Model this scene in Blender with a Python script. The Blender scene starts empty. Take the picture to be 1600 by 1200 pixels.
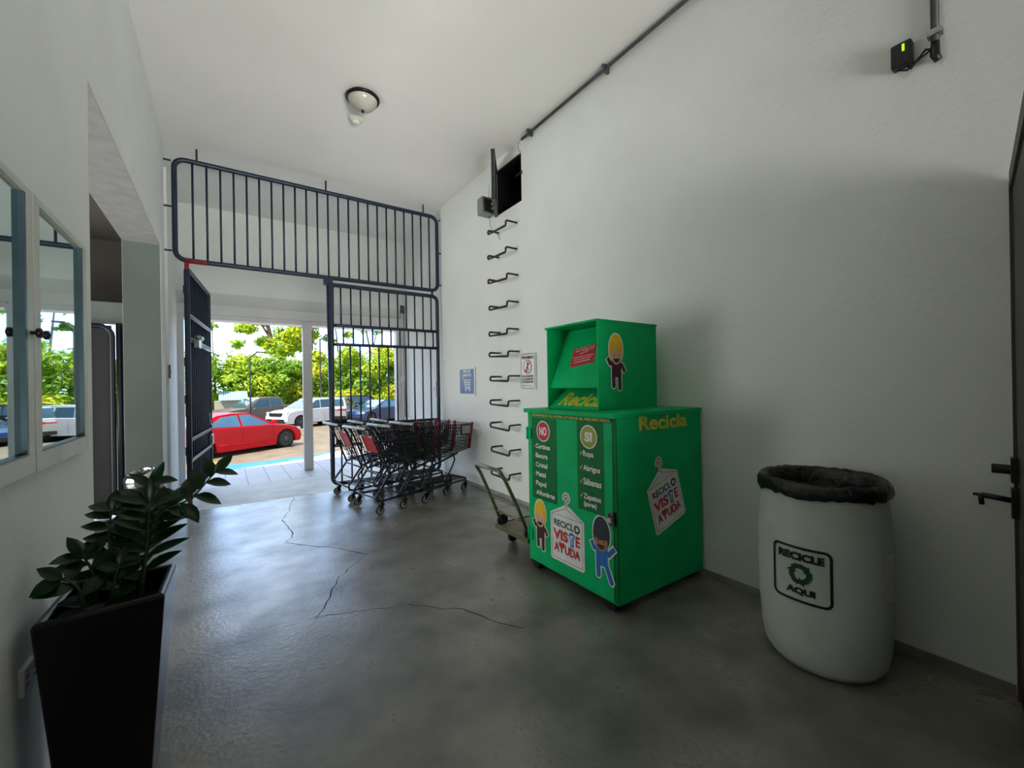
import bpy, math, random
from mathutils import Vector, Matrix
random.seed(7)
C = bpy.context.scene
col = C.collection
PI = math.pi

# ------------------------------------------------------------------ camera
cam = bpy.data.cameras.new('camera')
cam.sensor_width = 36.0
cam.lens = 656.0 / 1600 * 36
cam.clip_start = 0.02
cam.clip_end = 500
camo = bpy.data.objects.new('camera', cam)
col.objects.link(camo)
Yc = Vector((350 - 800, -(608 - 600), -656.0)).normalized()
Xc = Vector((1757 - 800, -(585 - 600), -656.0)); Xc = (Xc - Xc.dot(Yc) * Yc).normalized()
Zc = Xc.cross(Yc)
camo.matrix_world = Matrix.Translation((0, 0, 1.5)) @ Matrix((Xc, Yc, Zc)).to_4x4()
C.camera = camo

# ------------------------------------------------------------------ world, sun, exposure
SKY_LO, SKY_HI, SUN_E, FILL_W, PASS_W, REAR_W, EXPO = 0.7, 3.7, 6.0, 5, 160, 35, 0.45
w = bpy.data.worlds.new('sky'); C.world = w; w.use_nodes = True
wn = w.node_tree; wn.nodes.clear()
wo = wn.nodes.new('ShaderNodeOutputWorld'); wb = wn.nodes.new('ShaderNodeBackground')
tc = wn.nodes.new('ShaderNodeTexCoord'); wz = wn.nodes.new('ShaderNodeTexNoise')
wz.inputs['Scale'].default_value = 3.0; wz.inputs['Detail'].default_value = 5
wr = wn.nodes.new('ShaderNodeValToRGB')
wr.color_ramp.elements[0].position = 0.42; wr.color_ramp.elements[0].color = (0.32, 0.55, 1.0, 1)
wr.color_ramp.elements[1].position = 0.58; wr.color_ramp.elements[1].color = (0.74, 0.86, 1.0, 1)
wn.links.new(tc.outputs['Generated'], wz.inputs['Vector'])
wn.links.new(wz.outputs['Fac'], wr.inputs['Fac'])
wn.links.new(wr.outputs['Color'], wb.inputs['Color'])
# the haze towards the open side (+y), low over the horizon, is the brightest part of the sky
dp = wn.nodes.new('ShaderNodeVectorMath'); dp.operation = 'DOT_PRODUCT'; dp.inputs[1].default_value = (0.0, 0.94, 0.34)
mr_ = wn.nodes.new('ShaderNodeMapRange'); mr_.interpolation_type = 'SMOOTHSTEP'
mr_.inputs['From Min'].default_value = 0.60; mr_.inputs['From Max'].default_value = 0.98
mr_.inputs['To Min'].default_value = SKY_LO; mr_.inputs['To Max'].default_value = SKY_HI
wn.links.new(tc.outputs['Generated'], dp.inputs[0]); wn.links.new(dp.outputs['Value'], mr_.inputs['Value'])
wn.links.new(mr_.outputs['Result'], wb.inputs['Strength'])
wn.links.new(wb.outputs['Background'], wo.inputs['Surface'])

sl = bpy.data.lights.new('sun', 'SUN'); sl.energy = SUN_E; sl.angle = 0.01; sl.color = (1.0, 0.92, 0.78)
so = bpy.data.objects.new('sun', sl); col.objects.link(so)
so.rotation_euler = Vector((0.50, 0.30, -0.85)).to_track_quat('-Z', 'Y').to_euler()
# added fill lamp behind the camera, tilted up to brighten ceiling and upper walls
al = bpy.data.lights.new('rear_fill', 'AREA'); al.shape = 'RECTANGLE'; al.size = 3.2; al.size_y = 2.2
al.energy = FILL_W; al.color = (1.0, 1.0, 0.96)
ao = bpy.data.objects.new('rear_fill', al); col.objects.link(ao)
ao.location = (1.0, -2.6, 2.6); ao.rotation_euler = Vector((0, 0.72, 0.80)).to_track_quat('-Z', 'Y').to_euler()

# added fill lamp, unseen in the side passage, brightening the hall through the left opening
pa = bpy.data.lights.new('passage_fill', 'AREA'); pa.shape = 'RECTANGLE'; pa.size = 3.8; pa.size_y = 2.6
pa.energy = PASS_W; pa.color = (0.99, 1.0, 0.975)
pao = bpy.data.objects.new('passage_fill', pa); col.objects.link(pao)
pao.location = (-4.0, 4.3, 1.5); pao.rotation_euler = Vector((1, 0.06, 0.30)).to_track_quat('-Z', 'Y').to_euler()

# added low fill lamp at the far rear, throwing light up along the ceiling
rw = bpy.data.lights.new('rear_low_fill', 'AREA'); rw.shape = 'RECTANGLE'; rw.size = 2.6; rw.size_y = 1.4
rw.energy = REAR_W; rw.color = (1.0, 0.99, 0.965); rw.spread = math.radians(50)
rwo = bpy.data.objects.new('rear_low_fill', rw); col.objects.link(rwo)
rwo.location = (1.2, -3.5, 1.0); rwo.rotation_euler = Vector((0.0, 1, 0.44)).to_track_quat('-Z', 'Y').to_euler()

vs = C.view_settings
vs.view_transform = 'Standard'; vs.look = 'None'; vs.gamma = 1.0; vs.use_curve_mapping = False
vs.exposure = EXPO

# ------------------------------------------------------------------ materials
def lin(c):
    r = []
    for v in c:
        v /= 255.0
        r.append(v / 12.92 if v <= 0.04045 else ((v + 0.055) / 1.055) ** 2.4)
    return (*r, 1.0)

MATS = {}
def mat(name, c, rough=0.6, metal=0.0, c2=None, scale=8.0, bump=0.0, bscale=None, spec=None, emis=None,
        coat=0.0, detail=4.0, lo=0.35, hi=0.65, trans=0.0, r2=None, stretch=None):
    if name in MATS: return MATS[name]
    m = bpy.data.materials.new(name); m.use_nodes = True; MATS[name] = m
    nt = m.node_tree; b = nt.nodes['Principled BSDF']
    b.inputs['Base Color'].default_value = lin(c)
    b.inputs['Roughness'].default_value = rough
    b.inputs['Metallic'].default_value = metal
    if spec is not None: b.inputs['Specular IOR Level'].default_value = spec
    if coat: b.inputs['Coat Weight'].default_value = coat; b.inputs['Coat Roughness'].default_value = 0.05 if rough < 0.26 or rough > 0.28 else 0.26
    t = nt.nodes.new('ShaderNodeTexCoord')
    src = t.outputs['Object']
    if stretch:
        mp = nt.nodes.new('ShaderNodeMapping'); mp.inputs['Scale'].default_value = stretch
        nt.links.new(src, mp.inputs['Vector']); src = mp.outputs['Vector']
    n = nt.nodes.new('ShaderNodeTexNoise')
    n.inputs['Scale'].default_value = scale; n.inputs['Detail'].default_value = detail
    nt.links.new(src, n.inputs['Vector'])
    if c2 is None: c2 = tuple(min(255, v * 0.93) for v in c)
    rp = nt.nodes.new('ShaderNodeValToRGB')
    rp.color_ramp.elements[0].position = lo; rp.color_ramp.elements[0].color = lin(c)
    rp.color_ramp.elements[1].position = hi; rp.color_ramp.elements[1].color = lin(c2)
    nt.links.new(n.outputs['Fac'], rp.inputs['Fac']); nt.links.new(rp.outputs['Color'], b.inputs['Base Color'])
    if r2 is not None:
        mr = nt.nodes.new('ShaderNodeMapRange')
        mr.inputs['From Min'].default_value = lo; mr.inputs['From Max'].default_value = hi
        mr.inputs['To Min'].default_value = rough; mr.inputs['To Max'].default_value = r2
        nt.links.new(n.outputs['Fac'], mr.inputs['Value']); nt.links.new(mr.outputs['Result'], b.inputs['Roughness'])
    if bump:
        n2 = nt.nodes.new('ShaderNodeTexNoise'); n2.inputs['Scale'].default_value = bscale or scale * 4
        n2.inputs['Detail'].default_value = 5
        nt.links.new(src, n2.inputs['Vector'])
        bp = nt.nodes.new('ShaderNodeBump'); bp.inputs['Strength'].default_value = bump; bp.inputs['Distance'].default_value = 0.02
        nt.links.new(n2.outputs['Fac'], bp.inputs['Height']); nt.links.new(bp.outputs['Normal'], b.inputs['Normal'])
    if emis:
        b.inputs['Emission Color'].default_value = lin(emis[0]); b.inputs['Emission Strength'].default_value = emis[1]
    if trans: b.inputs['Transmission Weight'].default_value = trans
    return m

M_wall = mat('white_wall_paint', (231, 234, 229), 0.75, c2=(225, 228, 223), scale=1.2, bump=0.12, bscale=30)
M_ceil = mat('white_ceiling_paint', (236, 233, 227), 0.8, c2=(230, 228, 221), scale=0.8, bump=0.1, bscale=18)
M_trim = mat('white_trim_paint', (228, 228, 224), 0.45, c2=(220, 220, 216), scale=3)
M_base = mat('grey_base_stain', (120, 122, 112), 0.8, c2=(150, 152, 142), scale=5)
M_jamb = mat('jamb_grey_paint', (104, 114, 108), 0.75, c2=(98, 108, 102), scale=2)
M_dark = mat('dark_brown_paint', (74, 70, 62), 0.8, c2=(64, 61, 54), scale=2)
M_floor = mat('polished_concrete', (132, 128, 118), 0.27, c2=(90, 87, 79), scale=2.6, detail=13, lo=0.36, hi=0.66,
              bump=0.13, bscale=38, r2=0.42, spec=1.0, coat=0.35)
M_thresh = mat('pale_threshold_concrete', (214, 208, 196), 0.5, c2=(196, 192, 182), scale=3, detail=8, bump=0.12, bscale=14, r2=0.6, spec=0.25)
M_crack = mat('floor_crack_shadow', (44, 42, 38), 0.9)
M_road = mat('sunlit_asphalt', (144, 130, 108), 0.9, c2=(122, 110, 90), scale=1.5, detail=8)
M_bluep = mat('blue_kerb_paint', (40, 130, 190), 0.6, c2=(60, 150, 205), scale=3)
M_yellp = mat('yellow_kerb_paint', (222, 176, 50), 0.6, c2=(200, 160, 60), scale=4)
M_navy = mat('navy_gate_paint', (18, 38, 60), 0.4, c2=(13, 29, 48), scale=12)
M_navyd = mat('dark_navy_paint', (14, 18, 34), 0.45, c2=(10, 13, 26), scale=9)
M_panel = mat('dark_grey_panel', (44, 46, 46), 0.7, c2=(38, 40, 40), scale=4)
M_redp = mat('red_oxide_paint', (150, 22, 26), 0.5, c2=(120, 16, 22), scale=20)
M_steel = mat('bare_steel', (170, 172, 170), 0.3, 1.0, c2=(140, 142, 140), scale=30)
M_chrome = mat('chrome', (215, 215, 215), 0.12, 1.0, c2=(190, 190, 190), scale=10)
M_black = mat('black_plastic', (18, 18, 20), 0.45, c2=(12, 12, 14), scale=20)
M_blackm = mat('black_metal', (16, 16, 17), 0.4, c2=(26, 26, 27), scale=30)
M_green = mat('green_bin_paint', (0, 184, 110), 0.5, c2=(0, 168, 94), scale=5, detail=8, bump=0.04, bscale=10, spec=0.15)
M_greend = mat('dark_green_panel', (0, 116, 56), 0.5, c2=(0, 108, 52), scale=6, spec=0.2)
M_yel = mat('yellow_lettering', (214, 206, 40), 0.5)
M_white = mat('white_sticker', (236, 236, 232), 0.45)
M_red = mat('red_sticker', (200, 34, 42), 0.45)
M_olive = mat('olive_sticker', (150, 166, 24), 0.45)
M_dgreen = mat('deep_green_ink', (10, 70, 40), 0.5)
M_ink = mat('black_ink', (12, 12, 14), 0.5)
M_maroon = mat('maroon_ink', (60, 14, 22), 0.5)
M_skinp = mat('pale_skin_ink', (226, 180, 150), 0.5)
M_skinb = mat('brown_skin_ink', (176, 120, 80), 0.5)
M_hairy = mat('yellow_hair_ink', (240, 190, 20), 0.5)
M_hairn = mat('navy_hair_ink', (14, 22, 44), 0.5)
M_bluei = mat('blue_ink', (22, 110, 190), 0.5)
M_signb = mat('blue_sign', (96, 124, 168), 0.4, c2=(80, 108, 152), scale=6)
M_barrel = mat('white_barrel_plastic', (206, 214, 208), 0.45, c2=(190, 198, 188), scale=2.5, detail=6)
M_bag = mat('black_bin_bag', (14, 15, 15), 0.32, c2=(8, 8, 8), scale=12, bump=0.6, bscale=26)
M_planter = mat('black_planter_plastic', (7, 6, 9), 0.25, c2=(5, 4, 7), scale=6, spec=0.35)
M_soil = mat('potting_soil', (26, 20, 15), 0.95, c2=(12, 9, 7), scale=40, bump=0.8, bscale=80)
M_leafz = mat('glossy_dark_leaf', (8, 52, 12), 0.3, c2=(5, 34, 8), scale=14, spec=0.35)
M_stem = mat('plant_stem', (34, 58, 26), 0.5)
M_mirror = mat('reflective_cabinet_glass', (196, 214, 212), 0.015, 1.0, c2=(192, 210, 208), scale=1)
M_tealf = mat('teal_metal_frame', (70, 96, 104), 0.4, 0.3, c2=(60, 84, 92), scale=6)
M_whitew = mat('white_painted_wood', (208, 210, 202), 0.5, c2=(196, 198, 188), scale=7, stretch=(1, 1, 0.2))
M_glasslamp = mat('frosted_lamp_glass', (196, 194, 180), 0.25, c2=(160, 158, 146), scale=5, spec=0.6)
M_bronze = mat('dark_bronze', (34, 28, 26), 0.35, 0.6, c2=(26, 20, 19), scale=8)
M_cream = mat('cream_plastic', (214, 212, 196), 0.5)
M_gcon = mat('grey_conduit', (80, 84, 84), 0.5, c2=(60, 64, 64), scale=10)
M_gbox = mat('grey_metal_box', (140, 142, 138), 0.5, c2=(126, 128, 124), scale=9)
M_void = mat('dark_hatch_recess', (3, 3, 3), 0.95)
M_rust = mat('rebar_iron', (24, 24, 24), 0.5, c2=(46, 42, 38), scale=30)
M_brown = mat('brown_door_frame', (86, 66, 56), 0.5, c2=(72, 54, 46), scale=6, stretch=(1, 1, 0.2))
M_doord = mat('dark_door_leaf', (38, 26, 26), 0.45, c2=(28, 20, 20), scale=6)
M_cartm = mat('dark_cart_wire', (13, 14, 19), 0.4, 0.2, c2=(18, 19, 26), scale=20)
M_cartr = mat('red_cart_plastic', (164, 18, 28), 0.45, c2=(140, 14, 22), scale=9)
M_carth = mat('grey_cart_handle', (190, 200, 205), 0.35, c2=(150, 160, 168), scale=14)
M_rubber = mat('black_rubber', (16, 16, 16), 0.7)
M_tread = mat('grey_wheel_tread', (150, 150, 144), 0.6)
M_ply = mat('worn_plywood', (140, 122, 104), 0.6, c2=(108, 92, 78), scale=6, stretch=(1, 6, 1))
M_olivem = mat('olive_trolley_tube', (96, 100, 72), 0.35, 0.4, c2=(120, 124, 96), scale=10)
M_green_led = mat('green_indicator', (140, 200, 20), 0.4, emis=((150, 220, 30), 1.2))
M_tyre = mat('tyre_rubber', (28, 28, 30), 0.7)
M_rim = mat('alloy_rim', (190, 192, 196), 0.3, 0.7)
M_rimd = mat('dark_alloy_rim', (120, 120, 124), 0.3, 0.7)
M_cglass = mat('car_glass', (90, 130, 156), 0.03, c2=(70, 110, 138), scale=1, spec=1.0, coat=1.0)  # sky reflection is mixed into this light blue base colour
M_archd = mat('wheel_arch_dark', (14, 14, 15), 0.8)
M_tail = mat('tail_lamp_red', (190, 20, 24), 0.3)
M_head = mat('head_lamp', (215, 222, 228), 0.1, 0.3)
M_bark = mat('pale_bark', (150, 122, 96), 0.85, c2=(104, 84, 66), scale=4, bump=0.4, bscale=14)
M_fol = [mat('foliage_%d' % i, c, 0.55, c2=c2, scale=1.3, detail=3, lo=0.4, hi=0.6) for i, (c, c2) in enumerate(
    [((222, 232, 60), (150, 188, 40)), ((196, 222, 70), (122, 168, 48)), ((240, 236, 72), (180, 202, 52)),
     ((178, 214, 70), (110, 160, 48)), ((222, 178, 96), (160, 160, 56))])]
M_housew = mat('pale_house_wall', (190, 188, 172), 0.8)
M_roofb = mat('pale_blue_roof', (170, 200, 214), 0.5, c2=(150, 186, 204), scale=3)

for m_ in M_fol:   # thin leaves let part of the sunlight through
    nt_ = m_.node_tree; pb_ = nt_.nodes['Principled BSDF']; tb_ = nt_.nodes.new('ShaderNodeBsdfTranslucent'); mx_ = nt_.nodes.new('ShaderNodeMixShader')
    mx_.inputs['Fac'].default_value = 0.45; out_ = nt_.nodes['Material Output']
    nt_.links.new(pb_.inputs['Base Color'].links[0].from_socket, tb_.inputs['Color'])
    nt_.links.new(pb_.outputs['BSDF'], mx_.inputs[1]); nt_.links.new(tb_.outputs['BSDF'], mx_.inputs[2]); nt_.links.new(mx_.outputs['Shader'], out_.inputs['Surface'])

def tile_mat():
    m = bpy.data.materials.new('white_floor_tile'); m.use_nodes = True; nt = m.node_tree
    b = nt.nodes['Principled BSDF']; t = nt.nodes.new('ShaderNodeTexCoord')
    mp = nt.nodes.new('ShaderNodeMapping'); mp.inputs['Location'].default_value = (0.0, 0.0, 0)
    br = nt.nodes.new('ShaderNodeTexBrick'); br.offset = 0.0
    br.inputs['Color1'].default_value = lin((222, 212, 206)); br.inputs['Color2'].default_value = lin((212, 203, 200))
    br.inputs['Mortar'].default_value = lin((128, 128, 134)); br.inputs['Scale'].default_value = 1.0
    br.inputs['Mortar Size'].default_value = 0.006; br.inputs['Brick Width'].default_value = 0.3; br.inputs['Row Height'].default_value = 0.6
    n = nt.nodes.new('ShaderNodeTexNoise'); n.inputs['Scale'].default_value = 3; n.inputs['Detail'].default_value = 8
    mx = nt.nodes.new('ShaderNodeMixRGB'); mx.blend_type = 'MULTIPLY'; mx.inputs['Fac'].default_value = 0.15
    nt.links.new(t.outputs['Object'], mp.inputs['Vector']); nt.links.new(mp.outputs['Vector'], br.inputs['Vector'])
    nt.links.new(t.outputs['Object'], n.inputs['Vector'])
    nt.links.new(br.outputs['Color'], mx.inputs['Color1']); nt.links.new(n.outputs['Fac'], mx.inputs['Color2'])
    nt.links.new(mx.outputs['Color'], b.inputs['Base Color']); b.inputs['Roughness'].default_value = 0.5; b.inputs['Specular IOR Level'].default_value = 0.25
    return m
M_tile = tile_mat()

# ------------------------------------------------------------------ mesh builder
class MB:
    def __init__(s, mtx=None):
        s.v = []; s.f = []; s.m = []; s.sm = []; s.mats = []; s.T = mtx
    def mi(s, m):
        if m not in s.mats: s.mats.append(m)
        return s.mats.index(m)
    def add(s, vs, fs, m, smooth=False):
        o = len(s.v); i = s.mi(m)
        for p in vs:
            p = Vector(p)
            s.v.append(s.T @ p if s.T else p)
        for f in fs:
            s.f.append([o + k for k in f]); s.m.append(i); s.sm.append(smooth)
    def box(s, a, b, m, taper=None):
        x0, y0, z0 = (min(a[i], b[i]) for i in range(3)); x1, y1, z1 = (max(a[i], b[i]) for i in range(3))
        s.add([(x0, y0, z0), (x1, y0, z0), (x1, y1, z0), (x0, y1, z0), (x0, y0, z1), (x1, y0, z1), (x1, y1, z1), (x0, y1, z1)],
              [(0, 3, 2, 1), (4, 5, 6, 7), (0, 1, 5, 4), (1, 2, 6, 5), (2, 3, 7, 6), (3, 0, 4, 7)], m)
    def tube(s, pts, r, m, n=8, closed=False, caps=True):
        pts = [Vector(p) for p in pts]; N = len(pts); rs = r if isinstance(r, (list, tuple)) else [r] * N
        vs = []; up = None
        for i, p in enumerate(pts):
            if closed: d = pts[(i + 1) % N] - pts[i - 1]
            else: d = pts[min(i + 1, N - 1)] - pts[max(i - 1, 0)]
            d.normalize()
            if up is None:
                up = Vector((0, 0, 1)) if abs(d.z) < 0.9 else Vector((1, 0, 0))
            a = up - up.dot(d) * d
            if a.length < 1e-4: a = d.orthogonal()
            a.normalize(); b = d.cross(a); up = a
            # mitre
            k = 1.0
            if 0 < i < N - 1 or closed:
                d1 = (p - pts[i - 1]).normalized(); k = 1 / max(0.5, d1.dot(d))
            for j in range(n):
                t = 2 * PI * (j + 0.5) / n
                vs.append(p + (a * math.cos(t) + b * math.sin(t)) * rs[i] * (k if n > 3 else 1))
        fs = []
        for i in range(N if closed else N - 1):
            i2 = (i + 1) % N
            for j in range(n):
                fs.append((i * n + j, i * n + (j + 1) % n, i2 * n + (j + 1) % n, i2 * n + j))
        if caps and not closed:
            fs.append(tuple(range(n))[::-1]); fs.append(tuple((N - 1) * n + j for j in range(n)))
        s.add(vs, fs, m, n > 4)
    def lathe(s, prof, m, n=24, c=(0, 0, 0), axis='z'):
        vs = []; fs = []
        for r, z in prof:
            for j in range(n):
                t = 2 * PI * j / n
                p = (r * math.cos(t), r * math.sin(t), z)
                if axis == 'y': p = (p[0], p[2], p[1])
                if axis == 'x': p = (p[2], p[0], p[1])
                vs.append((p[0] + c[0], p[1] + c[1], p[2] + c[2]))
        for i in range(len(prof) - 1):
            for j in range(n):
                fs.append((i * n + j, i * n + (j + 1) % n, (i + 1) * n + (j + 1) % n, (i + 1) * n + j))
        s.add(vs, fs, m, True)
        if prof[0][0] > 1e-5: s.add(vs[:n], [tuple(range(n))[::-1]], m)
        if prof[-1][0] > 1e-5: s.add(vs[-n:], [tuple(range(n))], m)
    def poly(s, pts, m, th=0.0, O=(0, 0, 0), U=(1, 0, 0), V=(0, 0, 1), W=None):
        """planar polygon given in (u, v), with thickness th along the outward normal W"""
        O, U, V = Vector(O), Vector(U), Vector(V)
        W = Vector(W) if W else U.cross(V)
        a = [O + U * p[0] + V * p[1] for p in pts]; n = len(a)
        if th:
            b = [p + W * th for p in a]
            s.add(a + b, [tuple(range(n))[::-1], tuple(n + i for i in range(n))] + [(i, (i + 1) % n, n + (i + 1) % n, n + i) for i in range(n)], m)
        else: s.add(a, [tuple(range(n))], m)
    def build(s, name, parent=None, bevel=0.0, seg=2):
        me = bpy.data.meshes.new(name)
        me.from_pydata([tuple(v) for v in s.v], [], s.f)
        for m in s.mats: me.materials.append(m)
        me.polygons.foreach_set('material_index', s.m); me.polygons.foreach_set('use_smooth', s.sm)
        me.update()
        o = bpy.data.objects.new(name, me); col.objects.link(o)
        if parent is not None: o.parent = parent
        if bevel:
            b = o.modifiers.new('bevel', 'BEVEL'); b.width = bevel; b.segments = seg; b.limit_method = 'ANGLE'; b.angle_limit = 0.6
        return o

def tag(o, label=None, cat=None, group=None, kind=None):
    if label: o['label'] = label
    if cat: o['category'] = cat
    if group: o['group'] = group
    if kind: o['kind'] = kind
    return o
def thing(name, label, cat, loc=(0, 0, 0), rz=0.0, group=None):
    o = bpy.data.objects.new(name, None); col.objects.link(o); o.empty_display_size = 0.1
    o.location = loc; o.rotation_euler = (0, 0, rz)
    return tag(o, label, cat, group)
def struct(o): return tag(o, kind='structure')
def copy_tree(o, parent=None):
    c = o.copy(); col.objects.link(c)
    if parent is not None: c.parent = parent
    for ch in list(o.children): copy_tree(ch, c)
    return c
def abox(name, a, b, m, parent=None, bevel=0.0):
    x = MB(); x.box(a, b, m); return x.build(name, parent, bevel)
def rrect(x0, z0, x1, z1, r, n=5, corners=(1, 1, 1, 1)):
    """rounded rectangle outline, corners bl br tr tl"""
    P = []
    cs = [(x0 + r, z0 + r, PI), (x1 - r, z0 + r, 1.5 * PI), (x1 - r, z1 - r, 0), (x0 + r, z1 - r, 0.5 * PI)]
    raw = [(x0, z0), (x1, z0), (x1, z1), (x0, z1)]
    for (cx, cz, a), k, rw in zip(cs, corners, raw):
        if not k: P.append(rw); continue
        for i in range(n + 1):
            t = a + i * PI / 2 / n; P.append((cx + r * math.cos(t), cz + r * math.sin(t)))
    return P

# text -> mesh data, cached
TXT = {}
def text_data(t, bold=0.0, shear=0.0):
    k = (t, bold, shear)
    if k in TXT: return TXT[k]
    cu = bpy.data.curves.new('t', 'FONT'); cu.body = t; cu.size = 1.0; cu.offset = bold; cu.shear = shear; cu.resolution_u = 3
    o = bpy.data.objects.new('t', cu); col.objects.link(o)
    bpy.context.view_layer.update()
    me = bpy.data.meshes.new_from_object(o.evaluated_get(bpy.context.evaluated_depsgraph_get()))
    vs = [v.co.copy() for v in me.vertices]; fs = [tuple(p.vertices) for p in me.polygons]
    bpy.data.objects.remove(o); bpy.data.curves.remove(cu); bpy.data.meshes.remove(me)
    x0 = min(v.x for v in vs); x1 = max(v.x for v in vs); y0 = min(v.y for v in vs); y1 = max(v.y for v in vs)
    TXT[k] = ([((v.x - x0) / (x1 - x0), (v.y - y0) / (y1 - y0)) for v in vs], fs)
    return TXT[k]
class Decal:
    """flat artwork laid on a surface: F(u, v, d) -> world point, d = distance off the surface"""
    def __init__(s, mb, F): s.b = mb; s.F = F; s.d = 0.0015
    def up(s, k=0.0008): s.d += k
    def poly(s, pts, m, inc=0.00009):
        s.d += inc; s.b.add([s.F(u, v, s.d) for u, v in pts], [tuple(range(len(pts)))], m)
    def rect(s, u0, v0, u1, v1, m, n=1):
        for i in range(n):
            a = u0 + (u1 - u0) * i / n; c = u0 + (u1 - u0) * (i + 1) / n
            s.poly([(a, v0), (c, v0), (c, v1), (a, v1)], m)
    def ell(s, cu, cv, ru, rv, m, n=24, rot=0):
        s.poly([(cu + ru * math.cos(t) * math.cos(rot) - rv * math.sin(t) * math.sin(rot),
                 cv + ru * math.cos(t) * math.sin(rot) + rv * math.sin(t) * math.cos(rot)) for t in [2 * PI * i / n for i in range(n)]], m)
    def text(s, t, u0, v0, u1, v1, m, bold=0.02, shear=0.0, skew=0.0):
        vs, fs = text_data(t, bold, shear); s.d += 0.00009
        s.b.add([s.F(u0 + (u1 - u0) * x, v0 + (v1 - v0) * y + skew * x, s.d) for x, y in vs], fs, m)
    def strip(s, pts, w, m):
        s.d += 0.0002
        for k, ((a, b), (c, d)) in enumerate(zip(pts[:-1], pts[1:])):
            l = math.hypot(c - a, d - b) or 1; nx, ny = -(d - b) / l * w / 2, (c - a) / l * w / 2
            ex, ey = (c - a) / l * w * 0.25, (d - b) / l * w * 0.25
            s.poly([(a - nx - ex, b - ny - ey), (c - nx + ex, d - ny + ey), (c + nx + ex, d + ny + ey), (a + nx - ex, b + ny - ey)], m, 0.00009 if k % 2 else -0.00009)
    def recycle(s, cu, cv, r, m):
        for k in range(3):
            t = PI / 2 + k * 2 * PI / 3
            def P(a, b):   # a along radial, b tangential (clockwise)
                x = a; y = b; ct, st = math.cos(t), math.sin(t)
                return (cu + (x * ct + y * st) * r, cv + (x * st - y * ct) * r)
            s.poly([P(0.86, -0.34), P(0.86, 0.22), P(0.46, 0.12), P(0.46, -0.16)], m)
            s.poly([P(0.86, 0.22), P(0.66, 0.56), P(0.86, 0.68), P(0.30, 0.74), P(0.10, 0.24), P(0.30, 0.34), P(0.46, 0.12)], m)
            s.poly([P(0.86, -0.34), P(0.46, -0.16), P(0.26, -0.50), P(0.62, -0.72)], m)

# ------------------------------------------------------------------ room shell
XL, XR, ZC, YG = -0.57, 3.05, 4.5, 6.5
fl = struct(abox('floor', (-4.5, -4, -0.2), (XR + 0.02, YG, 0), M_floor))
struct(abox('ceiling', (-1.0, -4, ZC), (XR + 0.3, YG, ZC + 0.2), M_ceil))
wl = MB()
wl.box((XL - 0.32, -4, 0), (XL, 3.06, ZC), M_wall); wl.box((XL - 0.32, 3.06, 3.13), (XL, 6.1, ZC), M_wall)
wl.box((XL - 0.32, 6.1, 0), (XL, YG, ZC), M_wall)
struct(wl.build('wall_left'))
wr_ = MB()
H0, H1, HZ0, HZ1 = 4.17, 4.74, 3.76, 4.36
wr_.box((XR, -4, 0), (XR + 0.3, H0, ZC), M_wall); wr_.box((XR, H1, 0), (XR + 0.3, YG, ZC), M_wall)
wr_.box((XR, H0, 0), (XR + 0.3, H1, HZ0), M_wall); wr_.box((XR, H0, HZ1), (XR + 0.3, H1, ZC), M_wall)
struct(wr_.build('wall_right'))
struct(abox('wall_back', (-1, -4.2, 0), (3.4, -4.0, ZC), M_dark))
# hatch recess in the right wall
hr = MB(); e = 0.004
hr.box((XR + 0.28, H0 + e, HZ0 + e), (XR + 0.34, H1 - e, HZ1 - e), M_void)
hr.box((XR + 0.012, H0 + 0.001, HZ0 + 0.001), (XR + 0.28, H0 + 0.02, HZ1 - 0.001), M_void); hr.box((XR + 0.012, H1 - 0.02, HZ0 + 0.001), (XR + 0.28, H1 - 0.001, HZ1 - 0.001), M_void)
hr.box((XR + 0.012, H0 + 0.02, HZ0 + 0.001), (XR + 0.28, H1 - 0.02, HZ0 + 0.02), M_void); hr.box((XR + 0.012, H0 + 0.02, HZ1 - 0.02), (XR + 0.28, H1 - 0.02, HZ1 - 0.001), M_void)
struct(hr.build('window_1'))
struct(abox('baseboard_left', (XL, -1.0, 0), (XL + 0.012, 3.06, 0.09), M_trim))
struct(abox('baseboard_right', (XR - 0.006, 0.3, 0), (XR, YG, 0.05), M_base))
# side passage behind the left opening
pas = MB()
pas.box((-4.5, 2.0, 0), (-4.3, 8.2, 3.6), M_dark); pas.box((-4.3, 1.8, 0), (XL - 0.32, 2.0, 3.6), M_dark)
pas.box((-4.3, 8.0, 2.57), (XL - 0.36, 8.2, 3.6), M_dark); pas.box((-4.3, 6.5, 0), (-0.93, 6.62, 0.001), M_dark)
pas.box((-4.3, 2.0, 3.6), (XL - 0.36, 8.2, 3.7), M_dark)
struct(pas.build('wall_passage'))
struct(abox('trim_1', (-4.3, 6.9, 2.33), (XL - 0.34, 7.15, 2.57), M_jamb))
fp = struct(abox('floor_passage', (-4.5, 6.5, -0.2), (-0.93, 8.2, 0), M_floor))
# jamb skin of the opening (grey in tone)
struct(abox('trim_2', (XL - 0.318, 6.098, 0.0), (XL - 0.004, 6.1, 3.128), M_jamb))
struct(abox('trim_8', (XL - 0.318, 3.062, 3.126), (XL - 0.002, 6.098, 3.13), mat('soffit_paint', (158, 156, 154), 0.8)))
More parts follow.
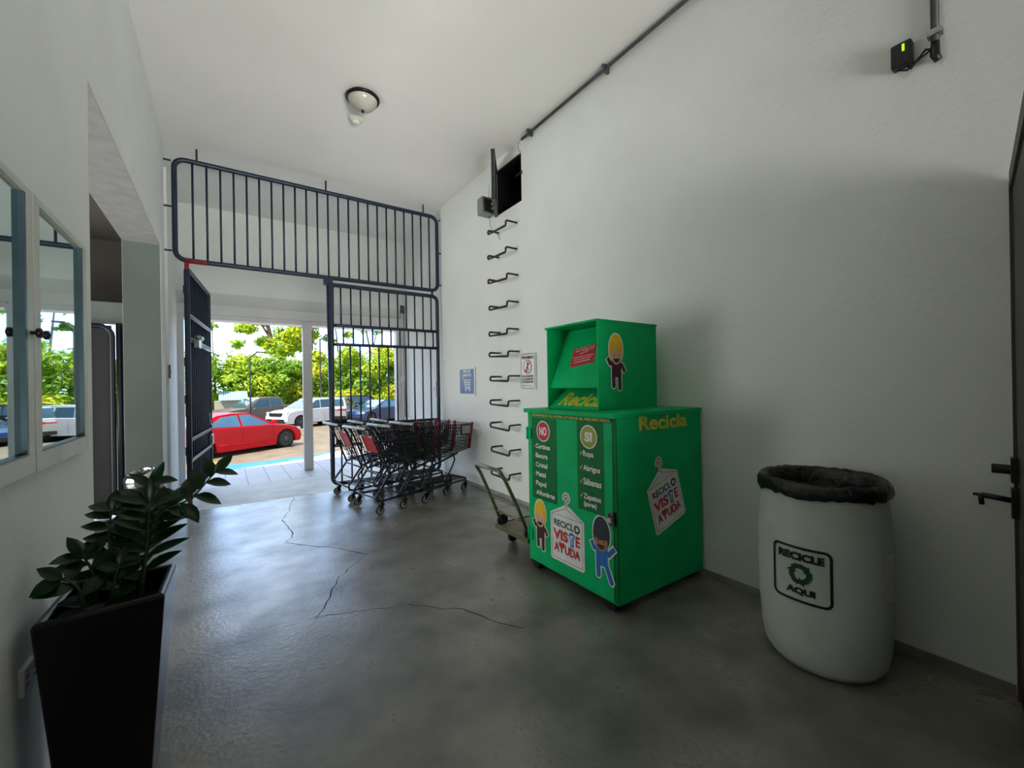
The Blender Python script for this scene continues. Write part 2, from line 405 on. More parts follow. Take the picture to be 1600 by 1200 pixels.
# vestibule
VL, VR, VZ, VY = -0.60, 3.10, 4.49, 8.55
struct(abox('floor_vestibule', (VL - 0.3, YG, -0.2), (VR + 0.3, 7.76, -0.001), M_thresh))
struct(abox('wall_vestibule_left', (VL - 0.28, YG, 0), (VL, VY, VZ + 0.1), M_wall))
struct(abox('wall_vestibule_right', (VR, YG, 0), (VR + 0.3, VY + 0.2, VZ + 0.1), M_wall))
struct(abox('ceiling_vestibule', (VL - 0.3, YG, VZ + 0.02), (VR + 0.3, VY + 0.5, VZ + 0.25), M_ceil))
struct(abox('wall_front', (VL - 0.3, VY, 3.27), (VR + 0.3, VY + 0.35, VZ + 0.1), M_wall))
lt = MB()
lt.box((VL - 0.1, 8.50, 3.09), (VR + 0.1, 8.9, 3.27), M_wall)
lt.add([(VL - .1, 8.44, 3.10), (VR + .1, 8.44, 3.10), (VR + .1, 8.44, 3.085), (VL - .1, 8.44, 3.085), (VL - .1, 8.62, 2.86), (VR + .1, 8.62, 2.86)],
       [(0, 1, 2, 3), (3, 2, 5, 4)], M_wall)
lt.box((VL - 0.1, 8.42, 2.75), (VR + 0.1, 8.75, 2.88), M_trim)
lt.box((VL - 0.1, 8.39, 2.72), (VR + 0.1, 8.75, 2.75), M_trim)
lt.box((VL - 0.1, 8.44, 2.64), (VR + 0.1, 8.72, 2.72), M_trim)
struct(lt.build('trim_3'))
po = thing('canopy_post', 'square white metal post standing mid-opening on the tiled entrance floor', 'post', (1.265, 8.42, 0))
b = MB(); b.box((-0.075, 0, 0), (0.075, 0.12, 2.64), M_trim); b.build('shaft', po, 0.004)
b = MB(); b.box((-0.085, -0.012, 2.56), (0.085, 0, 2.73), M_trim)
for x in (-0.055, 0.0, 0.055): b.lathe([(0.009, 0), (0.009, 0.008), (0, 0.010)], M_steel, 8, (x, -0.021, 2.70), 'y')
b.build('bracket_plate', po)
jr = MB(); jr.box((2.93, 8.44, 0), (3.10, 8.6, 2.64), M_trim); jr.box((-0.60, 8.44, 0), (-0.52, 8.6, 2.64), M_trim)
struct(jr.build('trim_4'))
pp = thing('downpipe', 'thin white vertical pipe in the corner beside the entrance opening', 'pipe', (3.045, 8.40, 0))
b = MB(); b.tube([(0, 0, 0.02), (0, 0, 3.0)], 0.022, M_trim, 8); b.build('pipe', pp)
b = MB(); b.box((-0.04, -0.03, 1.60), (0.03, 0.03, 1.72), M_trim); b.build('clip', pp)
b = MB(); b.box((-0.03, -0.03, 3.0), (0.03, 0.03, 3.16), M_gcon); b.build('elbow', pp)
struct(abox('trim_5', (XR - 0.045, 5.25, 0.79), (XR, YG, 0.87), M_trim, bevel=0.008))
struct(abox('trim_6', (VR - 0.045, YG, 0.79), (VR, 8.4, 0.87), M_trim))
struct(abox('trim_7', (VL, 6.78, 0), (VL + 0.035, 6.86, 4.3), M_wall))

# cracks in the floor slab
def crack(pts, wd):
    b = MB(); P = []
    for (x0, y0), (x1, y1) in zip(pts[:-1], pts[1:]):
        n = max(2, int(math.hypot(x1 - x0, y1 - y0) / 0.06))
        for i in range(n):
            t = i / n; P.append((x0 + (x1 - x0) * t + random.uniform(-.012, .012), y0 + (y1 - y0) * t + random.uniform(-.012, .012)))
    P.append(pts[-1]); vs = []; fs = []
    for i, (x, y) in enumerate(P):
        k = wd * random.uniform(.4, 1.0)
        vs += [(x - k, y, 0.0006), (x + k, y + k * .6, 0.0006)]
        if i: fs.append((2 * i - 2, 2 * i - 1, 2 * i + 1, 2 * i))
    b.add(vs, fs, M_crack); return b.build('crack', fl)
crack([(0.77, 6.42), (0.58, 5.58), (0.53, 5.47), (0.56, 4.95), (0.55, 4.73), (0.47, 4.62), (0.63, 4.40), (0.87, 4.15), (1.04, 3.85), (0.74, 3.54), (0.57, 3.16), (0.47, 2.98)], 0.006)
crack([(-0.22, 2.90), (0.09, 2.96), (0.28, 2.99), (0.47, 3.0), (0.87, 2.85), (1.01, 2.8), (1.30, 2.51), (1.41, 2.25), (1.50, 2.10), (1.75, 2.09), (2.0, 2.11)], 0.0045)
crack([(0.10, 5.45), (0.35, 5.43), (0.53, 5.47)], 0.004)
crack([(-0.5, YG - 0.004), (3.05, YG - 0.004)], 0.007)

# ------------------------------------------------------------------ grille and gates
def bar_set(b, xs, z0, z1, y, m=M_navy, r=0.0125):
    for x in xs: b.tube([(x, y, z0), (x, y, z1)], r, m, 6)
G = 6.55
gr = thing('security_grille', 'wide dark navy barred grille fixed high above the entrance gates', 'grille', (1.26, G, 3.09))
T = Matrix.Translation((-1.26, -G, -3.09))
b = MB(T); b.tube([(x, G, z) for x, z in rrect(-0.47, 3.10, 3.0, 4.34, 0.11)], 0.03, M_navy, 8, closed=True); b.build('frame', gr)
for i in range(23):
    x = -0.292 + i * 0.1432
    if x > 2.93: break
    b = MB(T); b.tube([(x, G, 3.12), (x, G, 4.33)], 0.0135, M_navy, 6); b.build('bar', gr)
for x in (-0.246, 1.261, 2.762):
    b = MB(T); b.tube([(x, G, 4.36), (x, G, 4.508)], 0.012, M_navy, 6); b.build('stay', gr)
for z in (4.30, 3.74, 3.20):
    b = MB(T); b.tube([(-0.5, G, z), (VL + 0.003, G, z)], 0.011, M_navy, 6); b.build('stay', gr)
    b = MB(T); b.tube([(3.03, G, z), (VR - 0.003, G, z)], 0.011, M_navy, 6); b.build('stay', gr)
b = MB(T); b.tube([(-0.38, G, 3.098), (-0.16, G, 3.098)], 0.0315, M_redp, 8); b.tube([(-0.36, G, 3.09), (-0.36, G, 3.045)], 0.024, M_redp, 8)
o = b.build('pivot_socket', gr); o['label'] = 'red painted pivot socket'
b = MB(T); b.tube([(2.90, G, 3.075), (2.90, G, 3.03)], 0.018, M_navy, 8); b.build('spacer', gr)

fx = thing('entrance_gate', 'closed right-hand dark navy barred gate standing behind the shopping carts', 'gate', (2.13, G, 0))
T = Matrix.Translation((-2.13, -G, 0))
b = MB(T); b.tube([(x, G, z) for x, z in rrect(1.295, 0.085, 2.985, 3.0, 0.09, corners=(1, 1, 1, 0))], 0.03, M_navy, 8, closed=True); b.build('frame', fx)
for z in (2.41, 2.13, 0.935, 0.645):
    b = MB(T); b.tube([(1.31, G, z), (2.97, G, z)], 0.024, M_navy, 8); b.build('rail', fx)
for z0, z1, dx in ((2.43, 2.99, 0), (2.15, 2.39, 0.03), (0.955, 2.11, -0.02), (0.665, 0.915, -0.02), (0.09, 0.625, -0.02)):
    for i in range(12):
        x = 1.442 + dx + i * 0.1432
        if x < 2.95:
            b = MB(T); b.tube([(x, G, z0), (x, G, z1)], 0.0125, M_navy, 6); b.build('bar', fx)
b = MB(T); b.box((1.21, G - 0.035, 2.99), (1.33, G + 0.035, 3.10), M_navy); b.build('catch_plate', fx)
b = MB(T); b.tube([(1.36, G - 0.04, 0.70), (1.50, G - 0.04, 0.70)], 0.010, M_blackm, 8); b.tube([(1.40, G - 0.04, 0.70), (1.40, G - 0.09, 0.72)], 0.009, M_blackm, 8)
b.box((1.34, G - 0.05, 0.665), (1.44, G - 0.02, 0.735), M_blackm); b.build('bolt', fx)

A = math.atan2(8.12 - 6.5, -0.205 + 0.38)
lf = thing('entrance_gate', 'dark navy barred gate leaf swung open against the left wall by the switch', 'gate', (-0.36, 6.5, 0), A)
L = 1.62
b = MB(); b.tube([(x, 0, z) for x, z in rrect(0.0, 0.16, L, 2.985, 0.05, corners=(1, 1, 1, 1))], 0.03, M_navy, 8, closed=True); b.build('frame', lf)
for z in (2.41, 2.12, 0.88, 0.62):
    b = MB(); b.box((0.02, -0.022, z - 0.022), (L - 0.02, 0.022, z + 0.022), M_navy); b.build('rail', lf, 0.003)
    b = MB(); b.box((0.04, -0.030, z + 0.016), (L - 0.04, -0.0225, z + 0.026), M_carth); b.build('rail_glint', lf)  # pale strip painted as the bright reflection on the rail's upper edge
for i in range(11):
    x = 0.135 + i * 0.1335
    b = MB(); b.tube([(x, 0, 0.18), (x, 0, 2.97)], 0.0135, M_navy, 6); b.build('bar', lf)
b = MB(); b.tube([(0.0, 0, 0.16), (0.0, 0, 0.0)], 0.026, M_redp, 8); b.lathe([(0.085, 0), (0.07, 0.004), (0.03, 0.008)], M_redp, 16); o = b.build('floor_pivot', lf); o['label'] = 'red painted floor pivot'
b = MB(); b.tube([(0.0, 0, 2.97), (0.0, 0, 3.05)], 0.022, M_redp, 8); b.build('top_pivot', lf)
b = MB(); b.tube([(0.3, -0.055, 2.07), (2.15, -0.055, 2.07)], 0.010, M_steel, 8); b.lathe([(0.02, 0), (0.02, 0.03)], M_steel, 10, (2.15, -0.055, 2.07), 'x')
b.box((0.22, -0.08, 2.04), (0.42, -0.03, 2.16), M_steel); b.tube([(0.2, -0.07, 2.17), (0.46, -0.07, 2.17)], 0.035, M_steel, 12); b.build('slide_bolt', lf)
b = MB(); b.tube([(L - .35, -0.04, 1.15), (L - .32, -0.05, 0.98), (L - .2, -0.05, 0.96), (L - .2, -0.05, 1.04)], 0.008, M_steel, 6); b.build('hook', lf)
b = MB(); b.box((L - .25, -0.06, 0.66), (L - .08, -0.023, 0.78), M_steel); b.tube([(L - .3, -0.045, 0.80), (L - .05, -0.045, 0.80)], 0.010, M_steel, 8); b.build('lock_case', lf)
for z in (1.84, 1.38, 0.75, 2.72):
    b = MB(); b.box((-0.055, 0.01, z - 0.05), (-0.025, 0.03, z + 0.05), M_navy); b.build('hinge', lf)

# dark gate in the passage
dg = thing('metal_door', 'dark grey panelled door with rounded navy tube frame in the passage', 'door', (-1.35, 6.8, 0))
T = Matrix.Translation((1.35, -6.8, 0))
b = MB(T); b.box((-3.0, 6.83, 0.02), (-1.10, 6.85, 2.28), M_panel); b.build('panel', dg)
b = MB(T); b.tube([(x, 6.8, z) for x, z in rrect(-3.0, 0.06, -1.09, 2.27, 0.12)], 0.03, M_navyd, 8, closed=True); b.build('frame', dg)
b = MB(T)
for x in (-1.03, -0.975, -1.36): b.tube([(x, 6.79, 0.0), (x, 6.79, 2.30)], 0.028, M_navyd, 6)
b.build('side_rails', dg)
b = MB(T); b.box((-1.06, 6.86, 0.0), (-0.95, 6.88, 2.32), M_panel); b.build('side_panel', dg)

# electrical switch and outlet on the left
sw = thing('wall_switch', 'grey metal switch plate on the white wall left of the open gate', 'switch', (VL, 6.80, 1.73))
b = MB(); b.box((0.036, -0.09, -0.085), (0.045, 0.06, 0.085), M_panel); b.build('plate', sw, 0.003)
b = MB(); b.box((0.045, -0.03, -0.025), (0.056, 0.0, 0.02), M_steel); b.build('toggle', sw)
ou = thing('wall_outlet', 'white electrical outlet low on the left wall behind the planter', 'outlet', (XL, 2.12, 0.54))
b = MB(); b.box((0, -0.065, -0.045), (0.018, 0.045, 0.045), M_trim); b.build('plate', ou, 0.004)
b = MB()
for y in (-0.045, 0.02):
    for dz in (-0.012, 0.014): b.box((0.018, y - 0.010, dz - 0.002), (0.0192, y + 0.012, dz + 0.004), M_ink)
b.build('sockets', ou)
s2 = thing('wall_switch', 'white switch plate on the right vestibule wall behind the barred gate', 'switch', (VR, 6.95, 1.44))
b = MB(); b.box((-0.012, -0.07, -0.14), (0, 0.07, 0.14), M_trim); b.build('plate', s2, 0.003)
b = MB(); b.box((-0.02, -0.02, -0.03), (-0.012, 0.02, 0.03), M_cream); b.build('toggle', s2)

# ------------------------------------------------------------------ display cabinet, left wall
CX = -0.535
cb = thing('display_cabinet', 'white wooden wall cabinet with two reflective glass doors', 'cabinet', (XL, 2.3, 1.7))
T = Matrix.Translation((-XL, -2.3, -1.7))
CZ0, CZ1 = 1.215, 2.19
b = MB(T)
b.box((XL + .001, 1.40, CZ0), (CX - 0.022, 2.87, CZ1), M_whitew); b.build('case', cb)
PANE = [0.0, 0.0]
for k, (ya, yb) in enumerate(((1.44, 2.105), (2.115, 2.785))):
    b = MB(T); fw = 0.075
    x0, x1 = CX - 0.02, CX + 0.002
    b.box((x0, ya, CZ0 + 0.01), (x1, yb, CZ0 + 0.075), M_whitew); b.box((x0, ya, CZ1 - 0.03), (x1, yb, CZ1 - 0.005), M_whitew)
    b.box((x0, ya, CZ0 + 0.075), (x1, ya + 0.06, CZ1 - 0.03), M_whitew); b.box((x0, yb - 0.06, CZ0 + 0.075), (x1, yb, CZ1 - 0.03), M_whitew)
    d = b.build('door', cb, 0.002)
    b = MB(T); g0, g1 = ya + 0.06, yb - 0.06
    b.box((x0 + 0.002, g1 - 0.015, CZ0 + 0.075), (x1 + 0.001, g1, CZ1 - 0.03), M_tealf); b.box((x0 + 0.002, g0, CZ0 + 0.075), (x1 + 0.001, g1 - 0.015, CZ0 + 0.082), M_tealf)
    b.build('inner_frame', d)
    b = MB(T); off = 0.5 * (g1 - g0) * math.tan(math.radians(0.2))
    xm = CX - 0.012
    b.add([(xm - off, g0, CZ0 + 0.07), (xm + off, g1, CZ0 + 0.07), (xm + off, g1, CZ1 - 0.02), (xm - off, g0, CZ1 - 0.02)], [(0, 1, 2, 3)], M_mirror)
    b.build('glass_pane', d)
    b = MB(T); yk = yb - 0.03 if k == 0 else ya + 0.03
    b.lathe([(0.006, 0.002), (0.006, 0.012), (0.016, 0.018), (0.016, 0.028), (0, 0.034)], M_blackm, 12, (CX, yk, 1.70), 'x'); b.build('knob', d)

# ------------------------------------------------------------------ ceiling fixtures
lp = thing('ceiling_lamp', 'round dome ceiling light with frosted glass and dark bronze rim', 'lamp', (1.22, 4.42, ZC)); lp.scale = (0.92, 0.92, 0.86)
b = MB(); b.lathe([(0.10, 0), (0.17, -0.012), (0.185, -0.03), (0.175, -0.05), (0.155, -0.05)], M_bronze, 32); b.build('rim', lp)
b = MB(); b.lathe([(0.156, -0.048), (0.15, -0.08), (0.12, -0.12), (0.07, -0.15), (0.0, -0.165)], M_glasslamp, 32); b.build('glass_shade', lp)
b = MB(); b.lathe([(0.0, -0.205), (0.012, -0.195), (0.018, -0.18), (0.01, -0.163), (0.0, -0.163)], M_bronze, 12); b.build('finial', lp)
sd = thing('smoke_detector', 'small cream smoke detector on the ceiling below the dome light', 'detector', (1.25, 4.81, ZC))
b = MB(); b.lathe([(0.08, 0), (0.08, -0.012), (0.068, -0.03), (0.05, -0.045), (0.038, -0.05)], M_cream, 24); b.build('body', sd)
b = MB(); b.lathe([(0.036, -0.049), (0.036, -0.06), (0.03, -0.066), (0, -0.066)], M_trim, 20); b.build('sensor', sd)

cd = thing('electrical_conduit', 'dark grey conduit running along the corner of ceiling and right wall', 'conduit', (3.0, 3.0, 4.46))
b = MB(); b.tube([(0, -2.6, 0.012), (0, 1.08, -0.004)], 0.017, M_gcon, 8); b.build('pipe', cd)
for y in (0.93, -0.26, -1.6):
    b = MB(); b.box((-0.03, y - 0.012, -0.03), (0.049, y + 0.012, 0.036), M_gcon); b.build('clamp', cd)
b = MB(); b.tube([(0, 1.08, -0.004), (-0.01, 1.15, -0.03), (0.02, 1.18, -0.08), (0.046, 1.17, -0.1)], 0.004, M_gcon, 6); b.build('wire', cd)
c2 = thing('electrical_conduit', 'vertical grey conduit above the black box near the top right corner', 'conduit', (3.03, 0.53, 3.15))
b = MB(); b.tube([(0, 0, 0.06), (0, 0, 1.34)], 0.017, M_gcon, 8); b.build('pipe', c2)
b = MB(); b.box((-0.025, -0.028, 0.10), (0.019, 0.028, 0.13), M_steel); b.build('strap', c2)
b = MB(); b.tube([(0, 0, 0.07), (-0.01, 0.0, 0.0), (0.0, -0.01, -0.03)], [0.017, 0.02, 0.016], M_blackm, 8); b.build('bushing', c2)
ac = thing('access_reader', 'small black wall box with a glowing green light, wired to the conduit', 'sensor', (XR, 0.655, 3.225))
b = MB(); b.box((-0.06, -0.042, -0.062), (0, 0.042, 0.062), M_black); b.build('housing', ac, 0.010, 3)
b = MB(); b.box((-0.0625, -0.016, 0.008), (-0.0602, -0.006, 0.045), M_green_led); o = b.build('indicator', ac); o['label'] = 'green glowing light bar'
b = MB(); b.tube([(-0.02, -0.02, -0.062), (-0.03, -0.03, -0.085), (-0.02, -0.06, -0.05), (-0.02, -0.09, -0.02), (-0.02, -0.12, -0.04)], 0.005, M_black, 6)
b.tube([(-0.02, 0.02, -0.062), (-0.035, -0.02, -0.09), (-0.02, -0.07, -0.05), (-0.02, -0.125, -0.03)], 0.004, M_black, 6); b.build('cable', ac)

# ------------------------------------------------------------------ hatch leaf, box, rungs, signs
hl = thing('hatch_door', 'dark narrow hatch door swung open beside the black square wall opening', 'hatch', (XR, H1 + 0.01, HZ0))
aa = math.atan2(-0.46, -0.335)
T = Matrix.Rotation(aa, 4, 'Z')
b = MB(T); b.box((0.0, -0.012, -0.01), (0.56, 0.012, 0.60), M_black); b.build('panel', hl)
b = MB(T); b.box((0.0, -0.024, -0.012), (0.56, 0.024, 0.028), M_gcon); b.box((0.0, -0.024, 0.57), (0.56, 0.024, 0.60), M_gcon); b.box((0.53, -0.024, 0.0), (0.56, 0.024, 0.60), M_gcon); b.build('frame', hl)
b = MB(); b.box((-0.03, -0.02, 0.1), (0, 0.0, 0.17), M_steel); b.box((-0.03, -0.02, 0.42), (0, 0.0, 0.49), M_steel); b.build('hinge', hl)
ha = thing('hasp_latch', 'small steel hasp sticking out at the near edge of the wall hatch', 'latch', (XR, H0, 4.10))
b = MB(); b.box((-0.012, -0.03, -0.018), (0, 0.0, 0.018), M_steel); b.box((-0.016, 0.0, -0.014), (-0.006, 0.10, 0.014), M_steel); b.build('plate', ha)
jb = thing('junction_box', 'grey metal electrical box on the right wall beside the open hatch', 'box', (XR, 4.86, 3.90))
b = MB(); b.box((-0.19, -0.07, -0.11), (0, 0.07, 0.11), M_gbox); b.build('case', jb, 0.003)
b = MB(); b.box((-0.165, -0.074, -0.085), (-0.02, -0.0695, 0.085), M_panel); b.lathe([(0.016, 0), (0.016, 0.02)], M_carth, 8, (-0.045, -0.092, 0.03), 'y'); b.lathe([(0.014, 0), (0.014, 0.02)], M_carth, 8, (-0.045, -0.092, -0.03), 'y'); b.build('side_opening', jb)
b = MB(); b.tube([(-0.06, -0.02, -0.11), (-0.05, -0.03, -0.25), (-0.045, -0.1, -0.34), (-0.008, -0.18, -0.42), (-0.01, -0.2, -0.48)], 0.003, M_gcon, 5)
b.tube([(-0.07, -0.02, 0.11), (-0.06, -0.03, 0.2), (-0.05, -0.01, 0.3), (-0.02, 0.02, 0.33)], 0.003, M_gcon, 5); b.build('wire', jb)

zr = [3.52, 3.195, 2.866, 2.528, 2.19, 1.91, 1.605, 1.296, 0.994, 0.685, 0.385]
ords = ['topmost', 'second from the top', 'third from the top', 'fourth from the top', 'fifth from the top', 'level with the top of the prohibition sign',
        'beside the lower edge of the prohibition sign', 'fourth from the bottom', 'third from the bottom', 'second from the bottom, above the trolley handle', 'lowest, behind the trolley handle']
proto = None
for i, z in enumerate(zr):
    if proto is None:
        b = MB(); d = 0.17; dz = 0.062
        b.tube([(0.0, 0, 0), (-d + .012, 0, 0), (-d, 0, -.012), (-d, 0.004, -dz + .01), (-d, 0.016, -dz), (-d, 0.41, -dz + .01), (-d, 0.42, -dz + 0.02), (-d, 0.42, -.01), (-d + .012, 0.42, 0), (0, 0.42, 0)], 0.0115, M_rust, 8)
        o = proto = b.build('ladder_rung')
    else:
        o = proto.copy(); col.objects.link(o)
    o.location = (XR, 4.275 + (0.01 if i % 3 == 1 else 0), z)
    if i in (2, 5, 8): o.rotation_euler = (0.02, 0.0, 0.03)
    tag(o, 'iron step rung on the right wall, ' + ords[i], 'rung', 'iron ladder rungs up the right wall')

def sign_plane(y_left, z0, off):   # on right wall: u grows to the right of the picture (-y)
    return lambda u, v, d: (XR - off - d, y_left - u, z0 + v)
s1 = thing('wall_sign', 'blue and white sign with a shopping cart symbol above the carts', 'sign', (XR, 5.62, 1.34))
b = MB(Matrix.Translation((-XR, -5.62, -1.34)))
W1, H1s = 0.50, 0.43
b.poly([(p[0], p[1]) for p in rrect(0, 0, W1, H1s, 0.03)], M_white, 0.012, (XR - 0.004, 5.88, 1.34), (0, -1, 0), (0, 0, 1), (-1, 0, 0)); b.build('plate', s1)
b = MB(Matrix.Translation((-XR, -5.62, -1.34))); d = Decal(b, sign_plane(5.88, 1.34, 0.017))
d.poly(rrect(0.03, 0.03, W1 - .03, H1s - .03, 0.02), M_signb); d.up()
d.text('AREA DE', .13, .35, .37, .39, M_white, .03); d.text('CARRITOS', .11, .29, .39, .33, M_white, .03)
d.strip([(.12, .27), (.16, .26), (.21, .11), (.36, .11)], .012, M_white)
for k in range(4): d.strip([(.18 + k * .007, .235 - k * .035), (.37 - k * .004, .235 - k * .035)], .011, M_white)
for k in range(5): d.strip([(.185 + k * .045, .235), (.21 + k * .036, .13)], .008, M_white)
d.ell(.22, .085, .018, .018, M_white); d.ell(.34, .085, .018, .018, M_white)
b.build('face', s1)
s2_ = thing('wall_sign', 'white prohibition sign with a crossed-out climber in a red ring by the rungs', 'sign', (XR, 4.07, 1.43))
T = Matrix.Translation((-XR, -4.07, -1.43)); W2, H2 = 0.315, 0.455
b = MB(T); b.poly(rrect(0, 0, W2, H2, 0.03), M_white, 0.012, (XR - 0.004, 4.235, 1.43), (0, -1, 0), (0, 0, 1), (-1, 0, 0)); b.build('plate', s2_)
b = MB(T); d = Decal(b, sign_plane(4.235, 1.43, 0.017))
oo = rrect(.018, .018, W2 - .018, H2 - .018, 0.03); d.strip(oo + [oo[0]], .006, M_ink)
d.text('PROHIBIDO', .045, .375, .27, .41, M_ink, .03)
d.ell(.155, .28, .083, .083, M_red, 32); d.up(); d.ell(.155, .28, .072, .072, M_white, 32); d.up()
d.ell(.155, .325, .013, .013, M_ink); d.strip([(.155, .31), (.158, .265)], .016, M_ink); d.strip([(.157, .265), (.14, .225)], .011, M_ink); d.strip([(.157, .265), (.18, .235)], .011, M_ink)
d.strip([(.157, .30), (.19, .33)], .009, M_ink); d.strip([(.155, .3), (.13, .27)], .009, M_ink)
d.poly([(.095, .25), (.12, .245), (.15, .225), (.155, .212), (.12, .218), (.1, .235)], M_brown); d.up(); d.strip([(.205, .335), (.105, .23)], .011, M_red)
d.text('NO UTILIZAR', .05, .155, .265, .18, M_ink, .03); d.text('EL ACCESO SIN', .05, .12, .265, .145, M_ink, .03); d.text('AUTORIZACION', .05, .085, .265, .11, M_ink, .03)
d.strip([(.08, .05), (.24, .05)], .004, M_ink); d.ell(.065, .05, .008, .008, M_ink)
b.build('face', s2_)

# ------------------------------------------------------------------ door at right edge
dr = MB(); T = Matrix.Translation((3.03, 0.285, 0)) @ Matrix.Rotation(math.atan2(-0.11, -0.79), 4, 'Z'); dr.T = T
dr.box((0.03, 0.0, 0.0), (0.86, 0.045, 2.36), M_doord)
do = struct(dr.build('door_1'))
b = MB(T); b.box((-0.018, -0.01, 0), (0.03, 0.06, 2.40), M_brown); b.box((0.03, -0.01, 2.36), (0.9, 0.06, 2.44), M_brown); struct(b.build('door_frame', do))
b = MB(T); b.box((0.05, -0.022, 1.02), (0.115, 0.0, 1.13), M_blackm); b.lathe([(0.022, -0.06), (0.022, 0)], M_blackm, 12, (0.082, -0.02, 1.075), 'y'); b.build('deadbolt', do)
b = MB(T); b.box((0.05, -0.022, 0.86), (0.115, 0.0, 0.99), M_blackm); b.tube([(0.082, -0.02, 0.935), (0.082, -0.11, 0.945)], 0.013, M_blackm, 10); b.tube([(0.082, -0.115, 0.95), (0.082, -0.112, 0.90)], 0.010, M_blackm, 8); b.tube([(0.082, -0.11, 0.945), (0.082, -0.14, 0.945)], 0.007, M_blackm, 8)
b.build('lever_handle', do)
struct(abox('wall_stub', (1.95, -0.3, 0), (2.13, 0.10, ZC), M_wall))

# ------------------------------------------------------------------ donation bin
BX, BY0, BY1, BZ = 2.062, 1.845, 2.80, 1.30
db = thing('donation_bin', 'tall green metal clothes donation bin with yellow lettering and cartoon stickers', 'donation bin', (2.55, 2.32, 0))
T = Matrix.Translation((-2.55, -2.32, 0))
b = MB(T); b.box((BX + 0.012, BY0, 0.06), (3.02, BY1, BZ - 0.03), M_green); b.build('body', db, 0.004)
b = MB(T); b.box((BX - 0.018, BY0 - 0.006, BZ - 0.032), (3.03, BY1 + 0.02, BZ), M_green); b.build('lid_plate', db, 0.003)
b = MB(T); b.box((BX, BY0 + 0.03, 0.085), (BX + 0.02, BY1 - 0.03, BZ - 0.045), M_green); o_door = b.build('door', db, 0.003)
b = MB(T); b.box((BX + 0.004, BY0 + 0.001, 0.065), (BX + 0.014, BY0 + 0.024, BZ - 0.035), M_greend); b.box((BX + 0.006, BY0 + 0.024, 0.07), (BX + 0.0135, BY0 + 0.031, BZ - 0.04), M_ink); b.build('door_post', db)
for x, y in ((2.12, 1.92), (2.12, 2.72), (2.95, 1.92), (2.95, 2.72)):
    b = MB(T); b.add([(x - .055, y - .05, .06), (x + .055, y - .05, .06), (x + .055, y + .05, .06), (x - .055, y + .05, .06), (x - .035, y - .02, 0), (x + .035, y - .02, 0), (x + .035, y + .02, 0), (x - .035, y + .02, 0)],
                      [(0, 1, 2, 3), (7, 6, 5, 4), (0, 4, 5, 1), (1, 5, 6, 2), (2, 6, 7, 3), (3, 7, 4, 0)], M_blackm); b.build('foot', db)
for z in (1.10, 0.28):
    b = MB(T); b.tube([(BX - 0.008, BY1 - 0.02, z - 0.05), (BX - 0.008, BY1 - 0.02, z + 0.05)], 0.012, M_green, 8); b.box((BX - 0.01, BY1 - 0.065, z - 0.045), (BX - 0.004, BY1 - 0.02, z + 0.045), M_green); b.build('hinge', db)
b = MB(T); b.box((BX - 0.012, BY0 + 0.012, 0.575), (BX + 0.004, BY0 + 0.062, 0.66), M_blackm); b.build('lock_plate', db)
b = MB(T); b.box((BX - 0.04, BY0 + 0.015, 0.60), (BX - 0.012, BY0 + 0.05, 0.635), M_steel)
b.tube([(BX - 0.026, BY0 + 0.02, 0.635), (BX - 0.026, BY0 + 0.02, 0.66), (BX - 0.026, BY0 + 0.032, 0.67), (BX - 0.026, BY0 + 0.045, 0.66), (BX - 0.026, BY0 + 0.045, 0.635)], 0.004, M_steel, 6)
b.build('padlock', db)
# hood with recessed drop chute
hx0, hx1, hy0, hy1, hz0, hz1 = 2.20, 2.86, 2.118, 2.69, BZ, 1.945
b = MB(T)
b.box((hx0, hy0, hz0), (hx1, hy0 + 0.012, hz1), M_green); b.box((hx0, hy1 - 0.012, hz0), (hx1, hy1, hz1), M_green)
b.box((hx1 - 0.012, hy0 + .012, hz0), (hx1, hy1 - .012, hz1), M_green); b.box((hx0 - 0.012, hy0 - .006, hz1), (hx1 + .004, hy1 + .012, hz1 + 0.014), M_green)
b.build('hood', db)
b = MB(T)   # slanted chute flap and lower lip
ya, yb = hy0 + .012, hy1 - .012
b.add([(hx0 + 0.015, ya, 1.47), (hx0 + 0.015, yb, 1.47), (hx0 + 0.20, yb, 1.94), (hx0 + 0.20, ya, 1.94), (hx0 + 0.03, ya, 1.46), (hx0 + 0.03, yb, 1.46), (hx0 + 0.22, yb, 1.94), (hx0 + 0.22, ya, 1.94)],
      [(0, 1, 2, 3), (7, 6, 5, 4), (0, 4, 5, 1)], M_green)
b.build('drop_flap', db)
b = MB(T)
b.add([(hx0 + 0.004, ya, BZ + 0.002), (hx0 + 0.004, yb, BZ + 0.002), (hx0 + 0.16, yb, 1.455), (hx0 + 0.16, ya, 1.455)], [(0, 1, 2, 3)], M_green)
b.add([(hx0 + 0.16, ya, 1.455), (hx0 + 0.16, yb, 1.455), (hx0 + 0.20, yb, 1.50), (hx0 + 0.20, ya, 1.50)], [(0, 1, 2, 3)], M_ink)
b.build('chute_lip', db)
